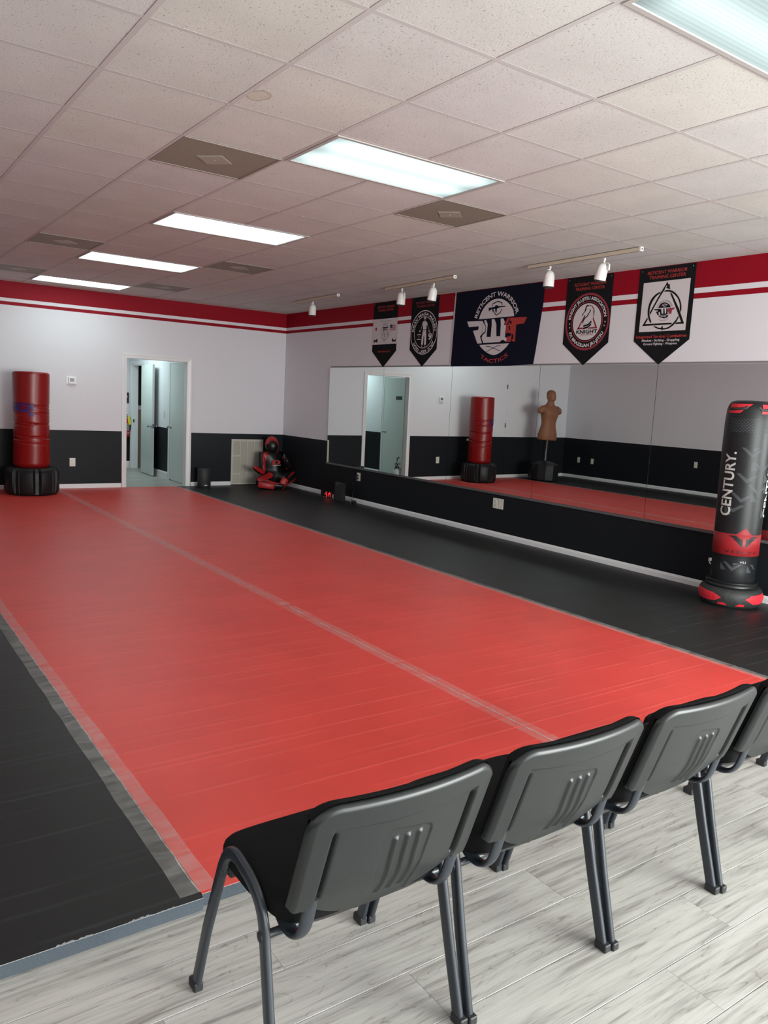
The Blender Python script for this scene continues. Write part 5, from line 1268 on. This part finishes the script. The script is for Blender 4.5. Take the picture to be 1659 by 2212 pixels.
for k in range(nz):
    for i in (0, nx): fs.append((g_(i, k), g_(i, k+1), N1+g_(i, k+1), N1+g_(i, k)))
# inner face left open: the cushion covers it (coarse cap keeps it solid)
for i in range(nx):
    for k in range(nz): fs.append((N1+g_(i, k), N1+g_(i+1, k), N1+g_(i+1, k+1), N1+g_(i, k+1)))
MB().add([(x-.005, y, z) for x, y, z in vs], fs).build('back_shell', M['plastic'], CH, smooth=50)
# front cushion
vs = []; fs = []; nx2, nz2 = 40, 30
def cush(x, z, zb, tz):
    W2 = .238; e_ = min((W2-abs(x))/.030, (tz-z)/.030, (z-zb)/.030); e_ = max(0, min(1, e_))
    return yspine(x, z)+.006+.034*math.sqrt(1-(1-e_)**2)
for i in range(nx2+1):
    x = .238*math.sin(math.pi/2*(2*i/nx2-1))*.999; zb, tz = outline(x*1.0); zb = max(zb+.01, .44); tz += .004
    for k in range(nz2+1):
        q = .5-.5*math.cos(math.pi*k/nz2); z = zb+(tz-zb)*q; vs.append((x, cush(x, z, zb, tz), z))
for i in range(nx2):
    for k in range(nz2): fs.append((i*(nz2+1)+k, i*(nz2+1)+k+1, (i+1)*(nz2+1)+k+1, (i+1)*(nz2+1)+k))
nb = len(vs)
for i in range(nx2+1):
    for k in (0, nz2): x, y, z = vs[i*(nz2+1)+k]; vs.append((x, yspine(x, z)+.001, z))
for i in range(nx2):
    fs.append((i*(nz2+1), (i+1)*(nz2+1), nb+2*(i+1), nb+2*i)); fs.append((i*(nz2+1)+nz2, (i+1)*(nz2+1)+nz2, nb+2*(i+1)+1, nb+2*i+1))
MB().add(vs, fs).build('back_cushion', M['seatf'], CH, smooth=60).location = (-.005, 0, 0)
# seat cushion: rounded slab, waterfall front, slight dish
vs = []; fs = []; n = 56; y0s, y1s, hw = -.185, .174, .247
def seatring(sc_, z, dz=0):
    out = []
    for j in range(n):
        th = 2*math.pi*j/n; c_, s_ = math.cos(th), math.sin(th); e_ = 2/6.0
        x = hw*abs(c_)**e_*(1 if c_ > 0 else -1); y = (y1s-y0s)/2*abs(s_)**e_*(1 if s_ > 0 else -1)
        x *= 1-.06*max(0, -y/.18); x = x-(hw-hw*sc_)*(x/hw); y = y*sc_+(y0s+y1s)/2
        out.append((x, y, z+dz*0+.020*(y+.0)*.35-(.012*max(0, (y-.10)/.07)**2)))
    return out
rings = [seatring(.88, .404), seatring(.96, .408), seatring(1.0, .424), seatring(1.0, .448), seatring(.985, .460), seatring(.955, .467), seatring(.90, .471), seatring(.7, .470), seatring(.4, .468), seatring(.1, .467)]
vs = [p for r in rings for p in r]
for i in range(len(rings)-1):
    for j in range(n): k = (j+1) % n; fs.append((i*n+j, i*n+k, (i+1)*n+k, (i+1)*n+j))
fs += [tuple(range(n-1, -1, -1)), tuple((len(rings)-1)*n+j for j in range(n))]
MB().add(vs, fs).build('seat_cushion', M['seatf'], CH, smooth=60)
pan = [[(x*.90, y*.93, z-.006) for x, y, z in seatring(.95, .396)], [(x*.975, y*.97, z) for x, y, z in seatring(.985, .408)]]
vs = pan[0]+pan[1]; fs = [(j, (j+1) % n, n+(j+1) % n, n+j) for j in range(n)]+[tuple(range(n-1, -1, -1)), tuple(range(n, 2*n))]
MB().add(vs, fs).build('seat_pan', M['plastic'], CH, smooth=40)
# side frames: each an inverted U, split into two legs and the arch between
def bez(p0, p1, p2, n=8): return [tuple((1-t)**2*p0[i]+2*t*(1-t)*p1[i]+t*t*p2[i] for i in range(3)) for t in [k/n for k in range(n+1)]]
nn = 20
def flat_tube(path, a, b):
    """flat-sided oval tube: a across x, b in the frame plane"""
    P_ = [Vector(p) for p in path]; vs = []; fs = []
    for i, p_ in enumerate(P_):
        tt = (P_[min(i+1, len(P_)-1)]-P_[max(i-1, 0)]).normalized(); side = Vector((1, 0, 0)); wv = tt.cross(side)
        for j in range(nn):
            th = 2*math.pi*j/nn; c_, s_ = math.cos(th), math.sin(th); e_ = .62
            vs.append(p_+side*(a*abs(c_)**e_*(1 if c_ > 0 else -1))+wv*(b*abs(s_)**e_*(1 if s_ > 0 else -1)))
    for i in range(len(P_)-1):
        for j in range(nn): k = (j+1) % nn; fs.append((i*nn+j, i*nn+k, (i+1)*nn+k, (i+1)*nn+j))
    fs += [tuple(range(nn)), tuple((len(P_)-1)*nn+j for j in range(nn))]
    return MB().add(vs, fs)
for s in (-1, 1):
    X = s*.250; XF = s*.259
    arch = bez((X, .088, .440), (X, .062, .484), (X, .015, .480), 10)
    flat_tube([(XF, .232, .012), (s*.2545, .178, .205), (X, .103, .412)]+arch+[(X, -.02, .473)], .0098, .0165).build('leg', M['tube'], CH, smooth=60)
    rear = [(X, -.0199, .473)]+bez((X, -.035, .470), (X, -.110, .450), (X, -.124, .385), 12)
    flat_tube(rear+[(s*.2545, -.166, .215), (XF, -.222, .012)], .0098, .0165).build('leg', M['tube'], CH, smooth=60)
    for (yy, zz, ly, nm_) in ((.235, 0, .235, 'f'), (-.225, 0, -.225, 'r')):
        MB().box(XF-.0125, XF+.0125, yy-.0215, yy+.0215, 0, .024, bev=.003).build('foot_cap', M['foot'], CH)
    # bolts through the frame where the cross bars meet it
    for yy, zz in ((.101, .402), (-.124, .372)):
        MB().lathe([(.0135, -.004), (.0145, .002), (.012, .0085), (.008, .0095), (0, .0095)], n=14).xf(Matrix.Translation((X+s*.0035, yy, zz)) @ Matrix.Rotation(R(90)*s, 4, 'Y')).build('bolt_cap', M['foot'], CH, smooth=40)
    MB().box(X-s*.010, X-s*.034, .083, .119, .386, .420, bev=.006).build('bracket', M['foot'], CH)
    # bar carrying the back: from under the seat, dipping, up into the shell
    xb = s*.196
    path = [(xb*.96, .05, .405), (xb*.97, -.07, .402)]+bez((xb, -.095, .400), (xb, -.130, .372), (xb, -.165, .382), 7)+bez((xb, -.177, .387), (xb, -.203, .402), (xb, -.214, .445), 7)+[(xb, yspine(xb, .50)-.006, .505)]
    P_ = [Vector(p) for p in path]; vs = []; fs = []
    for i, p_ in enumerate(P_):
        tt = (P_[min(i+1, len(P_)-1)]-P_[max(i-1, 0)]).normalized(); side = Vector((1, 0, 0)); wv = tt.cross(side)
        for j in range(nn): th = 2*math.pi*j/nn; vs.append(p_+side*(.0175*math.cos(th))+wv*(.0085*math.sin(th)))
    for i in range(len(P_)-1):
        for j in range(nn): k = (j+1) % nn; fs.append((i*nn+j, i*nn+k, (i+1)*nn+k, (i+1)*nn+j))
    fs += [tuple(range(nn)), tuple((len(P_)-1)*nn+j for j in range(nn))]
    MB().add(vs, fs).build('back_support_bar', M['tube'], CH, smooth=50)
for yy, zz in ((.101, .402), (-.124, .372)): MB().tube([(-.252, yy, zz), (.252, yy, zz)], .010, 12).build('cross_bar', M['tube'], CH, smooth=50)
CX0, CP, CY = -.035, .545, -1.620
labels = ['black stacking chair with grey plastic back, nearest the viewer and leftmost of the row',
          'second black stacking chair from the left in the row beside the mats',
          'third black stacking chair from the left in the row beside the mats',
          'fourth black stacking chair, cut off at the right edge of the photo',
          'fifth black stacking chair of the row, just outside the right edge except its front feet']
CH['label'] = labels[0]; CH['group'] = 'row of black stacking chairs beside the mats'; CH.location = (CX0, CY, 0)
offs = [(0, 0, 0), (0, 0, 0), (0, .0, 0), (0, 0, 0), (0, 0, 0)]
for k in range(1, 5): copy_tree(CH, (CX0+CP*k, CY-.006*k, 0), labels[k], R(random.uniform(-.3, .3)))
